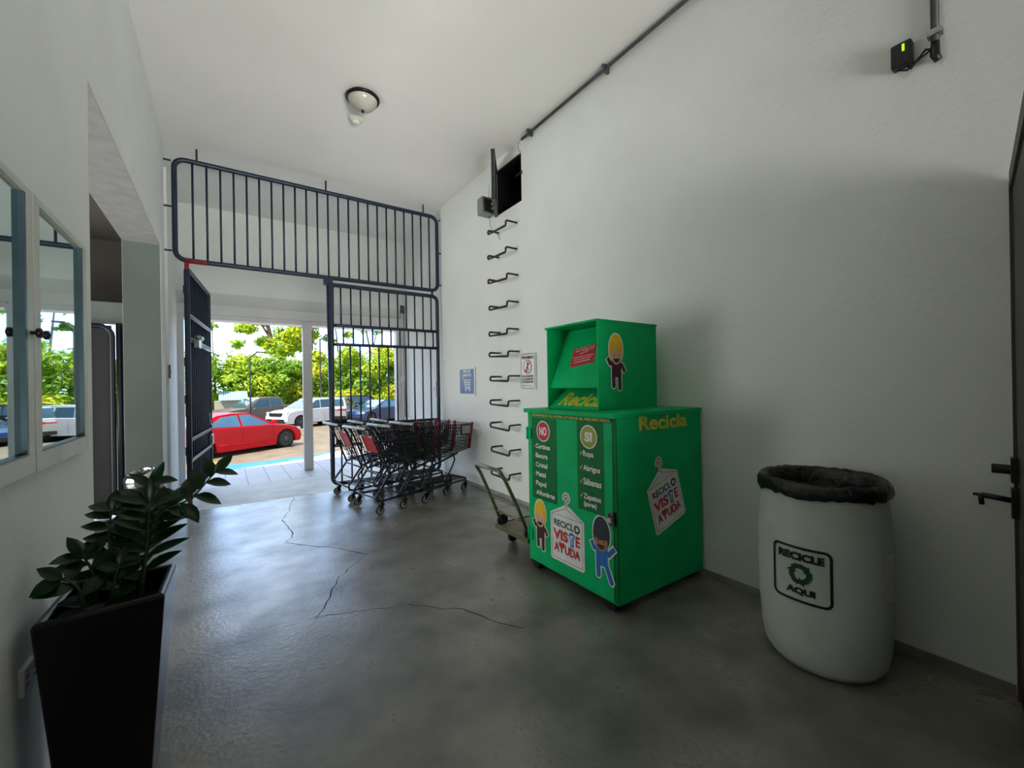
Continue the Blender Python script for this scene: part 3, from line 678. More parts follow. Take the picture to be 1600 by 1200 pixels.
# artwork: front face (faces -x), u grows right in the picture = -y ; u measured as 2.8 - y
FF = lambda u, v, d: (BX - d, 2.80 - u, v)
def art(name, F, parent, label=None):
    b = MB(T); return b, Decal(b, F)
b, d = art('x', FF, db)
d.rect(.07, .585, .375, 1.232, M_greend); d.rect(.60, .615, .85, 1.24, M_greend); d.rect(.065, 1.237, .92, 1.268, M_greend); d.up()
d.text('DOMANDO SU ROPA AYUDAS AL NECESITADO', .08, 1.243, .91, 1.262, M_yel, .025)
for cu, cv, m, t in ((.218, 1.128, M_red, 'NO'), (.717, 1.131, M_olive, 'SI')):
    d.ell(cu, cv, .082, .082, M_white, 36); d.up(); d.ell(cu, cv, .073, .073, m, 36); d.up(); k = .045 if t == 'NO' else .036; d.text(t, cu - k, cv - .034, cu + k, cv + .034, M_white, .05)
for i, (t, u1, g) in enumerate((('Cortinas', .305, 0), ('Basura', .275, 0), ('Cristal', .27, 0), ('Metal', .25, 0), ('Papel', .255, 1), ('Alfombras', .355, 0))):
    z = .988 - i * .0735
    d.text(t, .125, z - (.012 if g else 0), u1, z + .038, M_white, .03); d.text('x', .098, z + .004, .108, z + .022, M_hairy if False else M_olive, .0)
for i, (t, u1, g, uu) in enumerate((('Ropa', .765, 1, 0), ('Abrigos', .825, 1, 0), ('Sábanas', .835, 0, 1), ('Zapatos', .83, 1, 0))):
    z = .995 - i * .098
    d.text(t, .665, z - (.012 if g else 0), u1, z + .038 + .008 * uu, M_white, .03); d.strip([(.635, z + .018), (.642, z + .006), (.658, z + .034)], .006, M_yel)
d.text('(pares)', .668, .642, .79, .688, M_white, .03)
b.build('lettering', o_door)
def kid(name, F, parent, cu, cv, s, kind):
    b, d = art(name, F, parent)
    hair, skin, body = (M_hairy, M_skinp, M_maroon) if kind == 'girl' else (M_hairn, M_skinb, M_bluei)
    def pk(grow, m_h, m_b):
        g = grow
        d.ell(cu, cv + .09 * s, (.062 + g) * s, (.095 + g) * s, m_h, 28)
        d.strip([(cu - .02 * s, cv + .01 * s), (cu - .055 * s, cv - .0 * s), (cu - .072 * s, cv + .03 * s)], (.026 + 2 * g) * s, m_b)
        d.strip([(cu + .02 * s, cv + .0 * s), (cu + .052 * s, cv - .01 * s), (cu + (.075 if kind == 'girl' else .09) * s, cv + (-.045 if kind == 'girl' else .03) * s)], (.026 + 2 * g) * s, m_b)
        d.poly([(cu - (.042 + g) * s, cv + .03 * s), (cu - (.040 + g) * s, cv - (.085 + g) * s), (cu + (.045 + g) * s, cv - (.085 + g) * s), (cu + (.045 + g) * s, cv + .03 * s)], m_b)
        d.strip([(cu - .026 * s, cv - .06 * s), (cu - .024 * s, cv - .135 * s)], (.03 + 2 * g) * s, m_b)
        d.strip([(cu + .028 * s, cv - .06 * s), (cu + (.03 if kind == 'girl' else .07) * s, cv - .15 * s)], (.03 + 2 * g) * s, m_b)
        d.ell(cu - .024 * s, cv - .138 * s, (.015 + g) * s, (.015 + g) * s, m_b, 12); d.ell(cu + (.03 if kind == 'girl' else .07) * s, cv - .152 * s, (.015 + g) * s, (.015 + g) * s, m_b, 12)
    pk(.008, M_white if kind != 'girl' else M_white, M_white); d.up(); pk(0, hair, body); d.up()
    d.ell(cu, cv + .045 * s, .047 * s, .05 * s, skin, 24); d.up()
    if kind != 'girl':
        d.poly([(cu - .048 * s, cv + .07 * s), (cu - .02 * s, cv + .055 * s), (cu + .03 * s, cv + .06 * s), (cu + .052 * s, cv + .075 * s), (cu + .03 * s, cv + .11 * s), (cu - .03 * s, cv + .12 * s)], hair)
    else:
        d.poly([(cu - .05 * s, cv + .085 * s), (cu + .05 * s, cv + .085 * s), (cu + .03 * s, cv + .12 * s), (cu - .03 * s, cv + .12 * s)], hair)
    d.up()
    d.ell(cu - .02 * s, cv + .052 * s, .0045 * s, .0055 * s, M_ink, 10); d.ell(cu + .022 * s, cv + .050 * s, .0045 * s, .0055 * s, M_ink, 10)
    d.poly([(cu + .028 * s * math.cos(t), cv + .032 * s + .026 * s * math.sin(t)) for t in [PI + PI * i / 10 for i in range(11)]], M_ink)
    o = b.build('sticker', parent); o['label'] = name; return o
def hanger(name, F, parent, cu, cv, s, dim=False):
    b, d = art(name, F, parent)
    def outl(g, m):
        d.poly([(cu - (.175 + g) * s, cv + .165 * s), (cu - (.175 + g) * s, cv - (.165 + g) * s), (cu - (.165) * s, cv - (.178 + g) * s), (cu + .165 * s, cv - (.178 + g) * s), (cu + (.175 + g) * s, cv - (.165 + g) * s), (cu + (.175 + g) * s, cv + .165 * s),
                (cu + .03 * s, cv + (.235 + g) * s), (cu - .03 * s, cv + (.235 + g) * s)], m)
    def hook(w, m): d.strip([(cu, cv + .23 * s), (cu, cv + .27 * s), (cu + .02 * s, cv + .285 * s), (cu + .028 * s, cv + .305 * s), (cu + .014 * s, cv + .328 * s), (cu - .012 * s, cv + .328 * s), (cu - .028 * s, cv + .31 * s), (cu - .028 * s, cv + .29 * s)], w * s, m)
    hook(.03, M_white); outl(.008, M_white); d.up(); hook(.008, M_red)
    d.strip([(cu - .165 * s, cv + .16 * s), (cu - .165 * s, cv - .165 * s), (cu + .165 * s, cv - .165 * s), (cu + .165 * s, cv + .16 * s), (cu, cv + .225 * s), (cu - .165 * s, cv + .16 * s), (cu + .165 * s, cv + .16 * s)], .003 * s, M_maroon)
    d.text('RECICL', cu - .14 * s, cv + .075 * s, cu + .075 * s, cv + .125 * s, M_dgreen, .03); d.recycle(cu + .11 * s, cv + .1 * s, .034 * s, M_dgreen)
    d.text('VIS', cu - .15 * s, cv - .025 * s, cu + .015 * s, cv + .052 * s, M_red, .035); d.text('E', cu + .095 * s, cv - .025 * s, cu + .14 * s, cv + .052 * s, M_red, .035)
    d.poly([(cu + a * s, cv + c * s) for a, c in ((.022, .045), (.045, .062), (.065, .062), (.088, .045), (.08, .022), (.072, .026), (.072, -.04), (.04, -.04), (.04, .026), (.03, .022))], M_bluei); d.up()
    d.text('T', cu + .038 * s, cv - .028 * s, cu + .074 * s, cv + .042 * s, M_white, .03)
    d.text('A', cu - .14 * s, cv - .115 * s, cu - .085 * s, cv - .05 * s, M_red, .03); d.text('UDA', cu - .02 * s, cv - .115 * s, cu + .14 * s, cv - .05 * s, M_red, .03)
    d.text('Y', cu - .083 * s, cv - .115 * s, cu - .03 * s, cv - .05 * s, M_maroon, .03)
    for q in (-.014, .014): d.ell(cu + (-.056 + q) * s, cv - .055 * s, .017 * s, .016 * s, M_red, 14)
    d.poly([(cu - .087 * s, cv - .06 * s), (cu - .056 * s, cv - .095 * s), (cu - .025 * s, cv - .06 * s)], M_red)
    o = b.build('sticker', parent); o['label'] = name; return o
kid('sticker of a yellow-haired child in maroon', FF, o_door, .165, .37, 1.12, 'girl')
kid('sticker of a dark-haired child in blue', FF, o_door, .82, .385, 1.22, 'boy')
hanger('white clothes-hanger sticker with red and green words', FF, o_door, .475, .355, 1.0)
# right side face (faces -y): u = x - 2.06
FR = lambda u, v, d: (2.06 + u, BY0 - d, v)
b, d = art('x', FR, db); d.text('Recicla', .232, 1.172, .775, 1.275, M_yel, .03, skew=-.004); b.build('lettering', db)
def hang_r(u, v, dd):   # tilted sticker
    t = math.radians(17); cu, cv = .52, .66
    x, y = u - cu, v - cv
    return (2.06 + cu + x * math.cos(t) - y * math.sin(t), BY0 - dd, cv + x * math.sin(t) + y * math.cos(t))
hanger('white clothes-hanger sticker, tilted, on the side', hang_r, db, .52, .655, .98)
FH = lambda u, v, d: (2.06 + u, hy0 - d, v)
kid('sticker of a yellow-haired child on the hood', FH, db, .325, 1.64, 1.18, 'girl')
# red sticker on flap and slanted Recicla on the lip
def FL(u, v, dd):   # on flap plane; u = 2.69 - y, v height
    k = (v - 1.47) / 0.47; return (hx0 + 0.015 + 0.185 * k - dd, hy1 - u, v)
b, d = art('x', FL, db); t = math.radians(7)
rot = lambda p: (.31 + (p[0]) * math.cos(t) - p[1] * math.sin(t), 1.715 + p[0] * math.sin(t) + p[1] * math.cos(t))
d.poly([rot(p) for p in ((-.125, -.075), (.125, -.075), (.125, .075), (-.125, .075))], M_red); d.up()
for i, (t0, w0) in enumerate((('Si va depositar ropa de', .1), ('cama, empaque por', .1), ('separado', .045), ('Si necesita ayuda con donacion', .11), ('llame al encargado', .09), ('en horario laborable', .085))):
    zz = 1.768 - i * .0185 - (.012 if i > 2 else 0); d.text(t0, .31 - w0, zz - .006, .31 + w0, zz + .006, M_white, .02, skew=.02)
b.build('notice_sticker', db)
def FLp(u, v, dd):
    k = (v - BZ) / 0.155; return (hx0 + 0.004 + 0.156 * k - dd, hy1 - u, v + .001)
b, d = art('x', FLp, db); d.text('Recicla', .09, BZ + .025, .56, BZ + .125, M_yel, .03, shear=.35); o = b.build('lettering', db)

# ------------------------------------------------------------------ white barrel
br = thing('plastic_barrel', 'white plastic barrel with a recycling sign, lined with a black bag', 'barrel', (2.68, 0.943, 0))
br.scale = (1.03, 1.03, 1.05)
prof = [(0.0, 0.004), (0.20, 0.0), (0.235, 0.01), (0.262, 0.05), (0.277, 0.13), (0.285, 0.26), (0.289, 0.285), (0.286, 0.31), (0.29, 0.45), (0.288, 0.60), (0.291, 0.63), (0.285, 0.66), (0.280, 0.76), (0.272, 0.85), (0.268, 0.90), (0.255, 0.905), (0.253, 0.86), (0.26, 0.6), (0.25, 0.1), (0.0, 0.06)]
b = MB(); b.lathe(prof, M_barrel, 48); b.build('body', br)
b = MB(); n = 64; vs = []; fs = []
rows = [(0.284, 0.858), (0.290, 0.88), (0.287, 0.905), (0.272, 0.932), (0.252, 0.918), (0.232, 0.86), (0.215, 0.70), (0.19, 0.55), (0.02, 0.50)]
for i, (r, z) in enumerate(rows):
    for j in range(n):
        t = 2 * PI * j / n; k = (.006 if i < 5 else .015)
        rr = r + k * .5 * (math.sin(j * .61 + i) + math.sin(j * 1.37 + 2 * i)) * random.uniform(.7, 1); vs.append((rr * math.cos(t), rr * math.sin(t), z + random.uniform(-1, 1) * (.009 if i in (0, 8) else .004)))
for i in range(len(rows) - 1):
    for j in range(n): fs.append((i * n + j, i * n + (j + 1) % n, (i + 1) * n + (j + 1) % n, (i + 1) * n + j))
b.add(vs, fs, M_bag, True); b.build('bin_bag', br)
# sticker bent round the barrel; facing the camera side
PH = math.atan2(-0.943, -2.68) - 0.31
def FB(u, v, dd):
    t = PH + u / 0.289; r = 0.2905 + dd; return (r * math.cos(t), r * math.sin(t), v)
b = MB(); d = Decal(b, FB)
ou_ = rrect(-.125, 0.365, .125, .62, .025, 4)
P2 = []
for a, c in zip(ou_, ou_[1:] + ou_[:1]):
    k = max(1, int(math.hypot(c[0] - a[0], c[1] - a[1]) / .02))
    for i in range(k): P2.append((a[0] + (c[0] - a[0]) * i / k, a[1] + (c[1] - a[1]) * i / k))
P2 = P2[:]; d.strip(P2 + [P2[0]], .012, M_ink)
d.text('RECICLE', -.10, .558, .10, .597, M_ink, .06); d.text('AQUI', -.062, .393, .062, .430, M_ink, .06)
d.recycle(0, .495, .056, M_dgreen); b.build('recycling_sign', br)
b = MB(); t = PH + 1.35; 
for i in range(4):
    t0 = PH + 1.28 + i * .06; r0 = .2925; r1 = .2925
    b.add([(r0 * math.cos(t0), r0 * math.sin(t0), .40), (r1 * math.cos(t0 + .06), r1 * math.sin(t0 + .06), .40), (r1 * math.cos(t0 + .06), r1 * math.sin(t0 + .06), .62), (r0 * math.cos(t0), r0 * math.sin(t0), .62)], [(0, 1, 2, 3)], M_white)
b.build('paper_label', br)

# ------------------------------------------------------------------ planter and plant
pl = thing('planter', 'tall black tapered square planter against the left wall', 'planter', (-0.352, 2.18, 0))
T = Matrix.Translation((0.352, -2.18, 0))
top = [(-0.525, 1.966), (-0.19, 2.023), (-0.178, 2.343), (-0.516, 2.391)]
bot = [(-0.475, 2.045), (-0.245, 2.06), (-0.24, 2.29), (-0.47, 2.31)]
top = [(-0.525, 1.985), (-0.19, 2.012), (-0.178, 2.345), (-0.513, 2.36)]
def lerpq(z, k=0.0, src=(bot, top)):
    cx = sum(p[0] for p in top) / 4; cy = sum(p[1] for p in top) / 4; t = z / 0.75
    r = []
    for p, q in zip(*src):
        x = p[0] + (q[0] - p[0]) * t; y = p[1] + (q[1] - p[1]) * t
        r.append((x + (cx - x) * k, y + (cy - y) * k, z))
    return r
b = MB(T)
rings = [lerpq(0.0, .02), lerpq(0.01), lerpq(0.70), lerpq(0.735), [(x, y, .75) for x, y, z in lerpq(.745, .03)], [(x, y, .75) for x, y, z in lerpq(.745, .14)], [(x, y, .735) for x, y, z in lerpq(.735, .17)], lerpq(.5, .2)]
vs = [p for r in rings for p in r]; fs = [(3, 2, 1, 0)]
for i in range(len(rings) - 1):
    for j in range(4): fs.append((i * 4 + j, i * 4 + (j + 1) % 4, (i + 1) * 4 + (j + 1) % 4, (i + 1) * 4 + j))
b.add(vs, fs, M_planter); b.build('pot', pl, 0.012, 3)
b = MB(T); q = lerpq(.66, .17); b.add(q + [lerpq(.60, .17)[i] for i in range(4)], [(0, 1, 2, 3), (4, 5, 1, 0), (5, 6, 2, 1), (6, 7, 3, 2), (7, 4, 0, 3), (7, 6, 5, 4)], M_soil); b.build('soil', pl)

zz = thing('potted_plant', 'glossy dark green leafy plant growing in the black planter', 'plant', (-0.34, 2.18, 0.66))
PO = Vector((-0.34, 2.18, 0.66))
def leafmesh(b, base, dirv, nrm, L, wd):
    dirv = dirv.normalized(); side = dirv.cross(nrm).normalized(); nrm = side.cross(dirv).normalized()
    pr = [(0, 0.05), (.12, .45), (.3, .9), (.5, 1.0), (.7, .82), (.86, .45), (1.0, 0.02)]
    vs = []; fs = []
    for i, (t, k) in enumerate(pr):
        c = base + dirv * (L * t) + nrm * (-.18 * L * t * t)
        vs += [c - side * (wd * k) + nrm * (wd * k * .35), c, c + side * (wd * k) + nrm * (wd * k * .35)]
        if i:
            o = 3 * i; fs += [(o - 3, o - 2, o + 1, o), (o - 2, o - 1, o + 2, o + 1)]
    b.add(vs, fs, M_leafz, True)
def stem(pts, nl, L0, wd, r=.006, tipleaf=True, skip=.25):
    P = [Vector(p) for p in pts]; loc = []
    n = 14
    for i in range(n + 1):
        t = i / n * (len(P) - 1); k = min(int(t), len(P) - 2); f = t - k
        p0 = P[max(k - 1, 0)]; p1 = P[k]; p2 = P[k + 1]; p3 = P[min(k + 2, len(P) - 1)]
        loc.append(.5 * ((2 * p1) + (p2 - p0) * f + (2 * p0 - 5 * p1 + 4 * p2 - p3) * f * f + (-p0 + 3 * p1 - 3 * p2 + p3) * f ** 3))
    b = MB(Matrix.Translation(-PO)); b.tube(loc, [r * (1.3 - .9 * i / n) for i in range(n + 1)], M_stem, 7); so_ = b.build('stem', zz)
    camv = (Vector((0, 0, 1.5)) - P[0]).normalized()
    for i in range(nl):
        t = skip + (1 - skip) * i / max(1, nl - 1); k = min(int(t * n), n - 1); f = t * n - k
        c = loc[k].lerp(loc[k + 1], f); tg = (loc[k + 1] - loc[k]).normalized()
        sd = tg.cross(camv).normalized() * (1 if i % 2 else -1)
        dv = (sd * 1.0 + tg * random.uniform(.45, .8) + camv * random.uniform(-.55, .35))
        b = MB(Matrix.Translation(-PO))
        leafmesh(b, c, dv, (camv * .8 + Vector((0, 0, .8)) + tg * random.uniform(-.3, .3)), L0 * random.uniform(.8, 1.1) * (1 - .25 * abs(t - .5)), wd * random.uniform(.85, 1.1)); b.build('leaf', so_)
    if tipleaf:
        b = MB(Matrix.Translation(-PO)); leafmesh(b, loc[-1], (loc[-1] - loc[-3]), camv + Vector((0, 0, .3)), L0 * .8, wd * .8); b.build('leaf', so_)
stem([(-.285, 2.16, .62), (-.262, 2.15, .82), (-.249, 2.14, .95), (-.243, 2.13, 1.06)], 15, .135, .020)
stem([(-.30, 2.2, .62), (-.25, 2.16, .9), (-.21, 2.14, 1.02), (-.12, 2.13, 1.06), (-.035, 2.13, 1.155)], 12, .115, .026, skip=.4)
stem([(-.31, 2.22, .62), (-.30, 2.23, .85), (-.28, 2.22, 1.02), (-.24, 2.2, 1.13)], 10, .11, .024)
stem([(-.37, 2.2, .62), (-.365, 2.2, .84), (-.37, 2.2, .96), (-.36, 2.2, 1.04)], 11, .10, .026)
stem([(-.40, 2.18, .62), (-.41, 2.17, .82), (-.435, 2.16, .90)], 8, .105, .026)
stem([(-.42, 2.12, .62), (-.43, 2.1, .79), (-.47, 2.09, .85)], 5, .10, .026)
stem([(-.34, 2.24, .62), (-.33, 2.26, .85), (-.32, 2.27, .99)], 9, .10, .026)
stem([(-.36, 2.14, .62), (-.35, 2.12, .76), (-.33, 2.12, .85)], 6, .085, .022)

# ------------------------------------------------------------------ trash can in the opening
tr = thing('trash_can', 'dark round litter bin with a shiny chrome tilted top in the left opening', 'trash can', (-0.665, 5.45, 0))
b = MB(); b.lathe([(0.135, 0), (0.14, 0.01), (0.14, 0.58), (0.136, 0.60)], M_black, 32); b.build('body', tr)
b = MB(); T0 = Matrix.Translation((0, 0, 0.60)) @ Matrix.Rotation(math.radians(-14), 4, 'Y') @ Matrix.Rotation(math.radians(12), 4, 'X')
b.T = T0; b.lathe([(0.139, -0.035), (0.142, 0.02), (0.135, 0.07), (0.115, 0.105), (0.098, 0.115), (0.092, 0.108), (0.088, 0.06)], M_chrome, 32); b.build('chrome_top', tr)
b = MB(T0); b.lathe([(0.0885, 0.06), (0, 0.055)], M_void, 24); b.build('opening', tr)

# ------------------------------------------------------------------ shopping carts
def make_cart():
    r = thing('shopping_cart', 'x', 'shopping cart')
    z1, zb0, zb1 = 0.98, 0.50, 0.60
    fr = MB()
    for s in (-1, 1):
        y = s * .27
        fr.tube([(-.20, y, 1.02), (-.14, y, 1.0), (-.07, y, .90), (.10, y * .98, .46), (.09, y * .98, .43), (-.07, y, .22), (-.06, y, .17), (.0, y, .155), (.72, s * .185, .165), (.76, s * .14, .17)], .0125, M_cartm, 8)
        fr.tube([(.10, y * .98, .46), (.55, s * .215, .56)], .014, M_cartm, 8)
        fr.tube([(.48, s * .22, .54), (.50, s * .22, .48), (.46, s * .22, .40), (.30, s * .24, .18)], .010, M_cartm, 6)
    fr.tube([(.76, -.14, .17), (.76, .14, .17)], .0125, M_cartm, 8); fr.tube([(-.06, -.27, .19), (-.06, .27, .19)], .008, M_cartm, 6)
    fr.tube([(-.0, -.27, .30), (0, .27, .30)], .007, M_cartm, 6); fr.tube([(.09, -.265, .44), (.09, .265, .44)], .010, M_cartm, 6)
    fr.build('frame', r)
    rk = MB()
    for i in range(9):
        y = -.2 + i * .05; rk.tube([(.04, y, .185), (.74, y * .75, .19)], .004, M_cartm, 4)
    for x in (.1, .4, .68): rk.tube([(x, -.25 + .09 * x, .183), (x, .25 - .09 * x, .183)], .005, M_cartm, 4)
    rk.build('lower_rack', r)
    bk = MB()
    def W(x, t):   # half width of basket at x and height fraction t
        return (.275 - .075 * (x + .1) / .95) * (.88 + .12 * t)
    def Zb(x): return zb0 + (zb1 - zb0) * max(0, (x - .12) / .66)
    xs0, xs1 = .12, .80
    for s in (-1, 1):
        for t in [i / 8 for i in range(9)]:
            xa = .12 - .20 * t; xb = .80 + .05 * t
            za = zb0 + (z1 - zb0) * t - .0; zb = zb1 + (z1 - .03 - zb1) * t
            bk.tube([(xa, s * W(xa, t), za), (xb, s * W(xb, t), zb)], .0045 if t in (0, 1) else .0040, M_cartm, 4)
        for i in range(25):
            f = i / 24; xa = .12 + .68 * f; xb = -.08 + .93 * f
            bk.tube([(xa, s * W(xa, 0), zb0 + (zb1 - zb0) * f), (xb, s * W(xb, 1), z1 - .03 * f)], .0040, M_cartm, 4)
    for t in [i / 8 for i in range(9)]:
        xb = .80 + .05 * t; zb = zb1 + (z1 - .03 - zb1) * t; bk.tube([(xb, -W(xb, t), zb), (xb, W(xb, t), zb)], .0045 if t in (0, 1) else .0040, M_cartm, 4)
        xa = .12 - .20 * t; za = zb0 + (z1 - zb0) * t; bk.tube([(xa, -W(xa, t), za), (xa, W(xa, t), za)], .0045 if t in (0, 1) else .0040, M_cartm, 4)
    for i in range(11):
        f = -1 + .2 * i
        bk.tube([(.80, f * W(.8, 0), zb1), (.85, f * W(.85, 1), z1 - .03)], .0040, M_cartm, 4)
        bk.tube([(.12, f * W(.12, 0), zb0), (-.08, f * W(-.08, 1), z1)], .0040, M_cartm, 4)
        bk.tube([(.12, f * W(.12, 0), zb0), (.80, f * W(.8, 0), zb1)], .0040, M_cartm, 4)
    for i in range(10):
        f = i / 9; xa = .12 + .68 * f; bk.tube([(xa, -W(xa, 0), zb0 + .1 * f), (xa, W(xa, 0), zb0 + .1 * f)], .0040, M_cartm, 4)
    bk.build('basket', r)
    h = MB(); h.tube([(-.20, -.275, 1.02), (-.20, .275, 1.02)], .017, M_carth, 10); h.build('handle', r)
    fpl = MB(); fpl.add([(.03, -.15, .70), (.03, .15, .70), (-.055, .15, .90), (-.055, -.15, .90), (.04, -.15, .70), (.04, .15, .70), (-.045, .15, .90), (-.045, -.15, .90)],
                        [(3, 2, 1, 0), (4, 5, 6, 7), (0, 1, 5, 4), (2, 3, 7, 6), (1, 2, 6, 5), (3, 0, 4, 7)], M_cartr)
    for y in (-.12, .12): fpl.box((-.062, y - .018, .895), (.0, y + .018, .905), M_white)
    fpl.add([(.022, .10, .70), (.022, .14, .70), (-.063, .14, .90), (-.063, .10, .90)], [(3, 2, 1, 0)], M_white)
    o = fpl.build('child_seat_flap', r); o['label'] = 'red plastic child seat flap'
    for s in (-1, 1):
        u = MB(); u.tube([(.80, s * W(.8, 0), zb1), (.853, s * W(.85, 1), z1 - .01)], .020, M_cartr, 8); o = u.build('corner_bumper', r); o['label'] = 'red plastic corner bumper'
    af = MB(); af.box((.60, -.238, .80), (.80, -.226, .95), M_black); af.box((.625, -.2395, .82), (.775, -.238, .93), M_tread); af.build('advert_frame', r)
    for (x, y) in ((0.0, -.27), (0.0, .27), (.73, -.17), (.73, .17)):
        wm = MB(); wm.lathe([(0.0, -.014), (.030, -.014), (.034, -.012), (.050, -.012), (.052, 0), (.050, .012), (.034, .012), (.030, .014), (0.0, .014)], M_rubber, 20, (x - .03, y, .053), 'y')
        wm.lathe([(.030, -.0145), (.040, -.0135)], M_tread, 20, (x - .03, y, .053), 'y')
        wh = wm.build('wheel', r)
        fk = MB(); fk.tube([(x, y, .165), (x, y, .12)], .016, M_blackm, 8)
        for q in (-.018, .018): fk.add([(x - .03, y + q, .11), (x + .025, y + q, .12), (x - .02, y + q, .045), (x - .04, y + q, .045)], [(0, 1, 2, 3), (3, 2, 1, 0)], M_blackm)
        fk.box((x - .032, y - .019, .108), (x + .026, y + .019, .122), M_blackm); fk.build('caster_fork', wh)
    return r
ct = make_cart()
cart_spots = [((1.455, 5.205), .215, 'shopping cart at the left end of the nearer nested row, its grey handle foremost', 'f'),
              ((1.765, 5.272), .215, 'shopping cart wedged in the middle of the nearer nested row', 'f'),
              ((2.075, 5.340), .215, 'shopping cart at the wall end of the nearer row, its white front card showing', 'f'),
              ((1.35, 5.965), .12, 'shopping cart in the farther row beside the gate post, with red seat flap', 'b'),
              ((1.68, 6.00), .12, 'shopping cart in the middle of the farther row against the barred gate', 'b'),
              ((2.01, 6.04), .12, 'shopping cart in the farther row closest to the right wall', 'b')]
cart_objs = [ct] + [copy_tree(ct) for _ in cart_spots[1:]]
for i, ((x, y), a, lb, g) in enumerate(cart_spots):
    o = cart_objs[i]
    o.location = (x, y, 0); o.rotation_euler.z = a
    if i not in (0, 3):
        for ch in list(o.children):
            if ch.name.startswith('child_seat'): bpy.data.objects.remove(ch)
    if i not in (2,):
        for ch in list(o.children):
            if ch.name.startswith('advert'): bpy.data.objects.remove(ch)
    tag(o, lb, 'shopping cart', 'nested shopping carts by the gate')

# ------------------------------------------------------------------ platform trolley
tl = thing('platform_trolley', 'worn wooden platform trolley with a bent metal handle behind the green bin', 'trolley', (2.5, 3.14, 0))
T = Matrix.Translation((-2.5, -3.14, 0))
b = MB(T); b.box((2.13, 2.90, .150), (2.93, 3.39, .175), M_ply); b.build('platform', tl, .004)
b = MB(T); b.box((2.115, 2.885, .140), (2.13, 3.405, .182), M_olivem); b.box((2.13, 3.39, .140), (2.93, 3.405, .182), M_olivem); b.box((2.13, 2.885, .140), (2.93, 2.90, .182), M_olivem); b.build('edge_frame', tl)
b = MB(T)
L_ = [(2.16, 3.36, .19), (2.05, 3.36, .45), (1.93, 3.35, .70), (1.885, 3.345, .765), (1.885, 3.33, .78), (1.885, 2.96, .78), (1.885, 2.945, .765), (1.93, 2.94, .70), (2.05, 2.93, .45), (2.16, 2.93, .19)]
b.tube(L_, .0155, M_olivem, 10); b.tube([(2.045, 3.36, .46), (2.045, 2.93, .46)], .008, M_olivem, 6); b.tube([(2.105, 3.36, .32), (2.105, 2.93, .32)], .011, M_olivem, 6)
b.build('handle', tl)
for y in (3.36, 2.93):
    b = MB(T); b.lathe([(.055, -.012), (.055, .012)], M_blackm, 16, (2.17, y, .215), 'y'); b.build('hinge_plate', tl)
for x in (2.26, 2.84):
    for y in (2.97, 3.32):
        b = MB(T); b.lathe([(0, -.016), (.05, -.016), (.056, 0), (.05, .016), (0, .016)], M_rubber, 18, (x, y, .056), 'y')
        wq = b.build('wheel', tl); b = MB(T); b.box((x - .03, y - .022, .10), (x + .03, y + .022, .142), M_blackm)
        for q in (-.02, .02): b.box((x - .015, y + q - .002, .05), (x + .015, y + q + .002, .102), M_blackm)
        b.build('caster_fork', wq)

# ------------------------------------------------------------------ outside ground
LZ = -0.8
g = MB()
def edge_y(x): return 14.40 + 0.36 * x if x < 2.2 else 15.19 + 0.85 * (x - 2.2)
g.box((-8, 7.76, -0.3), (14, 9.4, -0.001), M_tile)
xs = [-8, -2, 0, 1, 2.2, 3.2, 6, 14]
vs = []; fs = []
for i, x in enumerate(xs):
    vs += [(x, 9.4, -0.001), (x, edge_y(x) - .25, LZ + .02)]
    if i: fs.append((2 * i - 2, 2 * i - 1, 2 * i + 1, 2 * i))
g.add(vs, [f[::-1] for f in fs], M_tile); struct(g.build('floor_tiles'))
g = MB(); g.box((-60, 9.0, LZ - .3), (90, 90, LZ), M_road); struct(g.build('floor_parking_lot'))
g = MB(); vs = []; fs = []
for i, x in enumerate([-.15, .3, .75, 1.3, 2.0, 2.6, 3.1]):
    k = .95 * (1 - max(0, i - 0) / 6.2)
    vs += [(x, edge_y(x) - .26, LZ + .024), (x, edge_y(x) + k, LZ + .012)]
    if i: fs.append((2 * i - 2, 2 * i, 2 * i + 1, 2 * i - 1))
g.add(vs, fs, M_bluep)
o = tag(g.build('painted_kerb_band'), 'bright blue painted strip where the tiled ramp meets the asphalt', 'road marking')
g = MB(); g.box((-1.6, 15.2, LZ), (-.02, 16.2, LZ + .012), M_yellp); tag(g.build('painted_kerb_band'), 'short yellow painted strip on the asphalt behind the red car\'s rear wheel', 'road marking')

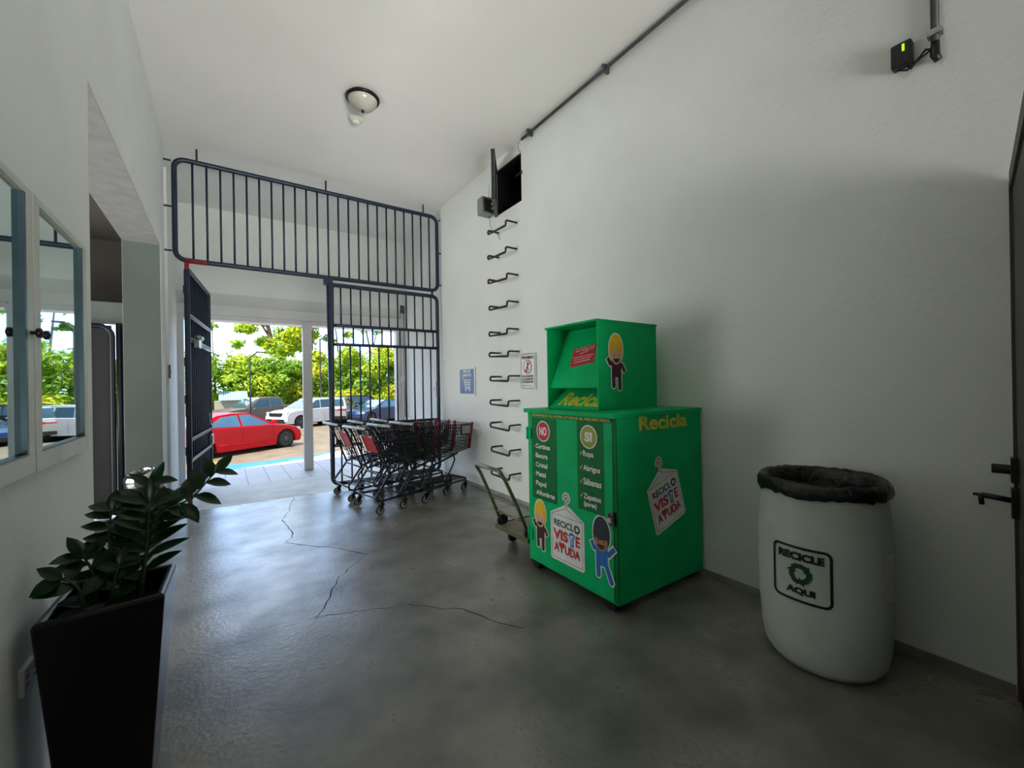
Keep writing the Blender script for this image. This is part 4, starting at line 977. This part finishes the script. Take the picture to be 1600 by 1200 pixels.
# ------------------------------------------------------------------ cars
def car(name, label, cat, loc, heading, paint, kind, rimm=M_rim, group=None):
    r = thing(name, label, cat, loc, heading, group)
    if kind == 'sedan':
        Lh, W, wb, wr, zb = 2.24, 0.92, 1.50, .345, .20
        top = [(-2.33, .45), (-2.35, .75), (-2.25, 1.02), (-1.9, 1.07), (-1.2, 1.0), (1.0, .95), (1.6, .87), (1.98, .77), (2.18, .62), (2.24, .42), (2.18, .22)]
        gh = ([(-1.95, 1.03), (1.15, .93)], [(-.95, 1.40), (-.45, 1.45), (.1, 1.43)]); side = [((-1.35, 1.02), (-.85, 1.34), (-.30, 1.38), (-.26, .98)), ((-.18, .98), (-.22, 1.38), (.12, 1.37), (.90, .95))]
    elif kind == 'suv':
        Lh, W, wb, wr, zb = 2.3, .94, 1.38, .37, .28
        top = [(-2.25, .5), (-2.30, .85), (-2.22, 1.10), (-1.5, 1.12), (.95, 1.07), (1.7, 1.02), (2.15, .92), (2.28, .70), (2.30, .45), (2.2, .30)]
        gh = ([(-2.20, 1.08), (1.2, 1.05)], [(-1.85, 1.60), (-1.0, 1.68), (.2, 1.64)]); side = [((-1.95, 1.14), (-1.65, 1.52), (-.95, 1.58), (-.9, 1.12)), ((-.85, 1.12), (-.85, 1.58), (-.05, 1.58), (0.0, 1.10)), ((.06, 1.10), (.02, 1.58), (.25, 1.56), (.95, 1.08))]
    else:
        Lh, W, wb, wr, zb = 2.65, .96, 1.62, .39, .36
        top = [(-2.62, .6), (-2.65, .85), (-2.62, 1.18), (-1.1, 1.18), (1.2, 1.14), (2.1, 1.08), (2.5, .98), (2.65, .70), (2.6, .42)]
        gh = ([(-1.05, 1.16), (1.45, 1.12)], [(-.85, 1.70), (-.3, 1.78), (.45, 1.74)]); side = [((-.9, 1.20), (-.78, 1.62), (-.15, 1.68), (-.12, 1.18)), ((-.05, 1.18), (-.08, 1.68), (.5, 1.64), (1.1, 1.16))]
    ar = wr + .05
    bot = []
    for cx in (wb, -wb):
        bot.append((cx + ar + .02, zb))
        for i in range(9):
            t = i / 8 * PI; bot.append((cx + ar * math.cos(t), max(zb, wr - .02 + ar * math.sin(t))))
        bot.append((cx - ar - .02, zb))
    pf = top + bot
    b = MB(); ws = [(-W, .965, .04), (-W + .07, 1.0, 0), (W - .07, 1.0, 0), (W, .965, .04)]
    vs = []; n = len(pf)
    for y, k, dz in ws:
        for x, z in pf:
            zz_ = z - (z - .6) * (1 - k) if z > .6 else z
            vs.append((x * (k if abs(x) > wb + ar else 1), y, zz_))
    fs = [tuple(range(n)), tuple(3 * n + i for i in range(n))[::-1]]
    for a in range(3):
        for i in range(n): fs.append((a * n + i, (a + 1) * n + i, (a + 1) * n + (i + 1) % n, a * n + (i + 1) % n))
    b.add(vs, fs, paint); body = b.build('body', r, .03, 2)
    # greenhouse
    (b0, b1), rf = gh; b = MB(); Wt = W - .22
    prof2 = [b0] + rf + [b1]; vs = []; n = len(prof2)
    for s in (-1, 1):
        for i, (x, z) in enumerate(prof2): vs.append((x, s * (W - .05 if i in (0, n - 1) else Wt), z))
    fs = [tuple(range(n)), tuple(n + i for i in range(n))[::-1]] + [(i, n + i, n + (i + 1) % n, (i + 1) % n) for i in range(n)]
    b.add(vs, fs, paint); b.build('cabin', r, .02, 2)
    def sy(z):   # half width on the sloping cabin side
        t = (z - b0[1]) / (rf[1][1] - b0[1]); return (W - .05) + (Wt - W + .05) * max(0, min(1, t))
    for s in (-1, 1):
        for q in side:
            b = MB(); b.add([(x, s * (sy(z) + .012), z) for x, z in q] + [(x, s * (sy(z) - .02), z) for x, z in q], [(0, 1, 2, 3), (3, 2, 1, 0), (0, 4, 5, 1), (1, 5, 6, 2), (2, 6, 7, 3), (3, 7, 4, 0)], M_cglass); b.build('side_window', r)
    for (xa, za), (xb, zb_), nm in ((b1, rf[-1], 'windscreen'), (b0, rf[0], 'rear_window')):
        sg = 1 if nm == 'windscreen' else -1; b = MB()
        p = lambda t, y: ((xa + (xb - xa) * t) + sg * .022, y, za + (zb_ - za) * t + .018)
        b.add([p(.08, -W + .16), p(.08, W - .16), p(.92, Wt - .06), p(.92, -Wt + .06)], [(0, 1, 2, 3), (3, 2, 1, 0)], M_cglass); b.build(nm, r)
    # arches, wheels
    for cx in (wb, -wb):
        b = MB(); b.lathe([(0, -W + .10), (ar + .02, -W + .10), (ar + .02, W - .10), (0, W - .10)], M_archd, 20, (cx, 0, wr), 'y'); b.build('wheel_well', r)
        for s in (-1, 1):
            b = MB(); y0 = s * (W - .11)
            b.lathe([(.0, -.09), (wr - .03, -.10), (wr, -.07), (wr, .07), (wr - .03, .10), (wr * .70, .10), (wr * .68, .07)], M_tyre, 28, (cx, y0, wr), 'y') if s > 0 else b.lathe([(wr * .68, -.07), (wr * .70, -.10), (wr - .03, -.10), (wr, -.07), (wr, .07), (wr - .03, .10), (.0, .09)], M_tyre, 28, (cx, y0, wr), 'y')
            wv = b.build('wheel', r)
            b = MB(); yy = y0 + s * .085
            b.lathe([(0, -.004), (.06, -.004), (.06, .004), (0, .004)], rimm, 12, (cx, yy, wr), 'y')
            for k in range(10):
                t = 2 * PI * k / 10; c_, s_ = math.cos(t), math.sin(t); w0 = .022
                b.add([(cx + .04 * c_ - w0 * s_, yy, wr + .04 * s_ + w0 * c_), (cx + .04 * c_ + w0 * s_, yy, wr + .04 * s_ - w0 * c_), (cx + wr * .68 * c_ + w0 * s_, yy, wr + wr * .68 * s_ - w0 * c_), (cx + wr * .68 * c_ - w0 * s_, yy, wr + wr * .68 * s_ + w0 * c_)], [(0, 1, 2, 3), (3, 2, 1, 0)], rimm)
            b.tube([(cx + wr * .67 * math.cos(t), yy, wr + wr * .67 * math.sin(t)) for t in [2 * PI * k / 24 for k in range(24)]], .014, rimm, 6, closed=True)
            b.build('rim', wv)
    # lights, trim
    zl = top[-3][1] if kind == 'sedan' else .82
    for s in (-1, 1):
        b = MB(); b.box((Lh - .22, s * (W - .02), zl + .0), (Lh - .10, s * (W - .38), zl + .13), M_head); b.build('head_lamp', r)
        b = MB(); b.box((-Lh - .005, s * (W - .03), .86), (-Lh + .14, s * (W - .55), .96), M_tail); b.build('tail_lamp', r)
        b = MB(); b.box((.86, s * (W + .005), 1.0), (1.0, s * (W + .16), 1.13) , paint); b.build('door_mirror', r, .03, 3)
        b = MB()
        for hx in (.05, -.95): b.box((hx - .1, s * (W - .003), .86), (hx + .1, s * (W + .012), .885), paint)
        b.build('door_handle', r)
        b = MB()
        for hx in (.95, -.2): b.box((hx - .004, s * (W - .006), .34), (hx + .004, s * (W + .0015), .93), M_archd)
        b.build('door_gap', r)
        b = MB(); b.box((-wb + ar + .05, s * (W - .05), zb - .03), (wb - ar - .05, s * (W - .005), zb + .07), M_archd if kind != 'sedan' else paint); b.build('sill', r)
    if kind == 'sedan':
        for s in (-1, 1):
            b = MB(); b.tube([(-1.0, s * (W - .002), .40), (.0, s * (W + .004), .36), (1.0, s * (W - .002), .38)], .016, paint, 6); b.build('side_crease', r)
    if kind == 'suv':
        b = MB(); b.box((-Lh - .012, -W + .25, .89), (-Lh + .02, W - .25, .93), M_tail); b.build('light_strip', r)
    b = MB()
    if kind != 'sedan':
        b.box((Lh - .09, -W + .42, .72), (Lh + .008, W - .42, .90), M_archd); b.box((Lh - .12, -W + .15, .34), (Lh + .006, W - .15, .56), M_archd)
    else: b.box((Lh - .10, -W + .3, .26), (Lh - .002, W - .3, .38), M_archd)
    b.build('grille', r)
    b = MB(); b.box((-Lh - .008, -W + .1, .36), (-Lh + .1, W - .1, .52), M_archd); b.build('rear_bumper', r)
    return r
P_red = mat('red_car_paint', (206, 4, 22), 0.35, 0.0, c2=(200, 4, 22), scale=1, coat=0.12, spec=0.2)
P_white = mat('white_car_paint', (226, 228, 232), 0.25, c2=(222, 224, 228), scale=1, coat=0.6)
P_grey = mat('bronze_grey_car_paint', (128, 118, 108), 0.3, 0.3, c2=(124, 114, 104), scale=1, coat=0.6)
P_blue = mat('dark_blue_car_paint', (28, 56, 104), 0.25, 0.2, c2=(26, 52, 98), scale=1, coat=0.8)
P_black = mat('black_car_paint', (16, 17, 20), 0.25, c2=(14, 15, 18), scale=1, coat=0.8)
P_silver = mat('silver_car_paint', (178, 182, 188), 0.25, 0.3, c2=(172, 176, 182), scale=1, coat=0.6)
hd = math.atan2(1.46, 2.35); nx, ny = -math.sin(hd), math.cos(hd)
mx_, my_ = .70 + nx * .90, 17.68 + ny * .90
car('car', 'shiny red sedan parked nearest to the entrance, facing right', 'car', (mx_, my_, LZ), hd, P_red, 'sedan', M_rimd)
car('pickup_truck', 'bronze grey pickup truck parked behind the red sedan', 'truck', (1.9, 31.0, LZ), PI + .45, P_grey, 'truck', M_rimd)
car('car', 'white sport utility car with a black grille behind the entrance post', 'car', (4.35, 28.0, LZ), PI + .5, P_white, 'suv', M_rimd)
car('car', 'silver-white sport utility car seen from behind with a red light strip, right of the post', 'car', (6.3, 29.6, LZ), 1.15, P_silver, 'suv')
car('car', 'black sport utility car parked beyond the silver one by the hedge', 'car', (7.6, 33.6, LZ), PI + .3, P_black, 'suv')
car('car', 'dark blue sedan with brown wheels, seen through the barred gate', 'car', (8.5, 28.2, LZ), PI + .5, P_blue, 'sedan', mat('bronze_rim', (170, 120, 70), 0.4, 0.5))
car('car', 'white sport utility car rightmost in the parking row, beside the downpipe', 'car', (11.6, 30.6, LZ), PI + .35, P_white, 'suv')

# ------------------------------------------------------------------ greenery
def leaves(b, c, rad, n, size, m, shell=.55, flat=1.0):
    vs = []; fs = []
    for i in range(n):
        while True:
            d = Vector((random.uniform(-1, 1), random.uniform(-1, 1), random.uniform(-1, 1)))
            if .05 < d.length < 1: break
        d = d.normalized() * (shell + (1 - shell) * random.random())
        p = Vector(c) + Vector((d.x * rad[0], d.y * rad[1], d.z * rad[2]))
        nn = (d.normalized() + Vector((random.uniform(-.8, .8), random.uniform(-.8, .8), random.uniform(-.3, 1.0)))).normalized()
        a = nn.orthogonal().normalized(); q = nn.cross(a); t = random.uniform(0, 2 * PI)
        u = (a * math.cos(t) + q * math.sin(t)); v = nn.cross(u); s = size * random.uniform(.6, 1.3)
        o = len(vs); vs += [p - u * s, p + v * s * .42, p + u * s, p - v * s * .42]; fs.append((o, o + 1, o + 2, o + 3))
    b.add(vs, fs, m)
hedges = [(-5.5, 30, 4.6, 0, 'far left end of the hedge beyond the red car'), (-2.6, 31, 5.0, 1, 'left of the small house roof'),
          (0.2, 33, 6.0, 0, 'rising over the small house roof'), (2.4, 32, 5.4, 3, 'behind the pickup hood'), (4.6, 33, 5.0, 1, 'behind the entrance post'),
          (6.6, 32, 4.7, 2, 'right of the entrance post'), (8.4, 31.5, 5.6, 0, 'behind the left half of the barred gate'), (10.4, 31.8, 5.9, 2, 'behind the middle of the barred gate'),
          (12.6, 31.5, 5.8, 3, 'behind the right part of the barred gate'), (15.2, 32, 6.0, 4, 'with tan dry patches at the right end'), (18.5, 32, 6.0, 0, 'far right, seen mostly in the cabinet glass'), (22, 32.5, 5.5, 2, 'rightmost of the hedge row')]
for i, (x, y, h, k, lb) in enumerate(hedges):
    x *= 1.16; y = y * 1.0 + 5.2; h *= (1.0 if x < 6 else 1.12)
    r = thing('leafy_shrub', 'tall sunlit green shrub, ' + lb, 'shrub', (x, y, LZ), 0, 'hedge shrubs behind the parking lot')
    b = MB(); R_ = random.uniform(1.7, 2.0)
    for q in range(12):
        cz = h * random.uniform(.15, .82); cc = (random.uniform(-1.9, 1.9), random.uniform(-.9, .7), cz)
        rr = random.uniform(.8, 1.25); leaves(b, cc, (rr, rr, rr * .8), 420, .17, M_fol[k if random.random() < .65 else random.choice((0, 1, 2, 3))], .6)
    leaves(b, (0, .3, h * .42), (R_, 1.3, h * .46), 1500, .2, M_fol[3], .5)
    b.build('foliage', r)
    b = MB()
    for q in range(4): b.tube([(random.uniform(-.3, .3), 0, 0), (random.uniform(-.6, .6), random.uniform(-.3, .3), h * .35), (random.uniform(-1, 1), random.uniform(-.5, .5), h * .7)], [.09, .06, .03], M_bark, 6)
    b.build('stem', r)
def tree(label, x, y, trunk, crowns, k, group='trees above the hedge', dens=420):
    x *= 1.16; y += 5.2
    r = thing('tree', label, 'tree', (x, y, LZ), 0, group); r.scale = (1.1, 1.1, 1.08)
    b = MB()
    for path, r0 in trunk:
        n = len(path); b.tube(path, [r0 * (1 - .6 * i / (n - 1)) for i in range(n)], M_bark, 8)
    b.build('trunk', r)
    b = MB()
    for c, rd in crowns: leaves(b, c, (rd * 1.15, rd * .8, rd * .7), int(dens * rd), .23, M_fol[k], .2)
    b.build('foliage', r)
tree('slanting bare-branched tree rising left of the entrance post', 3.0, 33.5,
     [([(.6, 0, 0), (.3, 0, 4.5), (-.3, 0, 5.8), (-.5, 0, 6.9), (.5, 0, 7.1), (1.3, 0, 8.4)], .22), ([(-.3, 0, 5.8), (-1.2, 0, 7.4)], .1), ([(.3, 0, 4.5), (1.0, 0, 5.8)], .08)],
     [((-1.8, 0, 6.5), .7), ((-.9, 0, 7.2), .7), ((.9, 0, 6.2), 1.1), ((1.8, .5, 7.2), 1.0), ((.3, 0, 5.0), 1.1), ((-.6, .2, 8.0), .8), ((1.2, 0, 8.3), 1.0), ((1.6, .3, 5.6), 1.2), ((-.4, .4, 5.6), .8), ((2.2, .2, 6.4), .9)], 0)
tree('pale-trunked tree just left of the entrance post', 5.1, 32.5,
     [([(0, 0, 0), (0, 0, 3.5), (.05, 0, 6.0), (.1, 0, 8.5)], .20), ([(.05, 0, 5.2), (-.5, 0, 5.7), (-1.1, 0, 6.1)], .07)],
     [((.2, 0, 7.8), 1.1), ((-.3, 0, 6.9), .6), ((.4, .3, 4.4), 1.0)], 2)
tree('thin tree with sparse leaves between post and gate frame', 7.0, 33, [([(0, 0, 0), (.1, 0, 4), (-.2, 0, 7.4)], .1), ([(.1, 0, 4), (.9, 0, 6.3)], .05)], [((-.5, 0, 7.2), .7), ((.8, 0, 6.4), .5), ((-.6, 0, 6.0), .5)], 1, dens=140)
tree('slender tree behind the left bars of the gate', 9.3, 33, [([(0, 0, 0), (.1, 0, 5), (-.5, 0, 8)], .11), ([(.1, 0, 4.5), (.8, 0, 7.5)], .06)], [((-.5, 0, 7.0), .6), ((.6, 0, 6.9), .6)], 1, dens=150)
tree('thick brown-trunked tree behind the right bars of the gate', 12.1, 32.5, [([(0, 0, 0), (0, 0, 5), (.2, 0, 9)], .24), ([(1.5, 0, 0), (1.6, 0, 5), (1.9, 0, 8.6)], .22)], [((1.7, 0, 6.4), .8), ((2.6, 0, 7), 1.0), ((-.2, 0, 8), .7)], 2)
tree('small feathery tree top at the left edge above the hedge', -.4, 33, [([(0, 0, 0), (-.2, 0, 6.2)], .08)], [((-.3, 0, 6.5), .45), ((1.2, 0, 5.3), .6)], 1, dens=120)
tree('tall tree at the far right seen in the cabinet glass', 17.0, 33, [([(0, 0, 0), (-.4, 0, 5), (-1.0, 0, 8)], .18)], [((-1, 0, 7.6), 1.4), ((.6, 0, 6.8), 1.1)], 0)

hs = thing('garden_building', 'low pale building with a light blue ribbed roof at the hedge', 'building', (.25, 34.2, LZ))
b = MB(); b.box((-.8, 0, 0), (1.05, 2.2, 1.5), M_housew); b.build('wall', hs)
b = MB()
for i in range(12):
    x = -.55 + i * .14; b.add([(x, -.25, 1.52), (x + .07, -.25, 1.57), (x + .14, -.25, 1.52), (x, 1.6, 2.12), (x + .07, 1.6, 2.17), (x + .14, 1.6, 2.12)], [(0, 1, 4, 3), (1, 2, 5, 4)], M_roofb)
b.build('roof', hs)
for (x, y, h, lb) in ((1.25, 28.5, 4.4, 'slim curved street lamp pole above the hedge left of the slanting tree'), (5.0, 28.5, 5.6, 'thin grey lamp pole right of the entrance post')):
    r = thing('street_lamp', lb, 'street lamp', (x, y, LZ)); b = MB(); b.tube([(0, 0, 0), (0, 0, h - .6), (.0, 0, h - .3), (.35, 0, h)], .045, M_gcon, 6); b.build('pole', r)
    b = MB(); b.box((.30, -.08, h - .02), (.75, .08, h + .06), M_gcon); b.build('lamp_head', r)
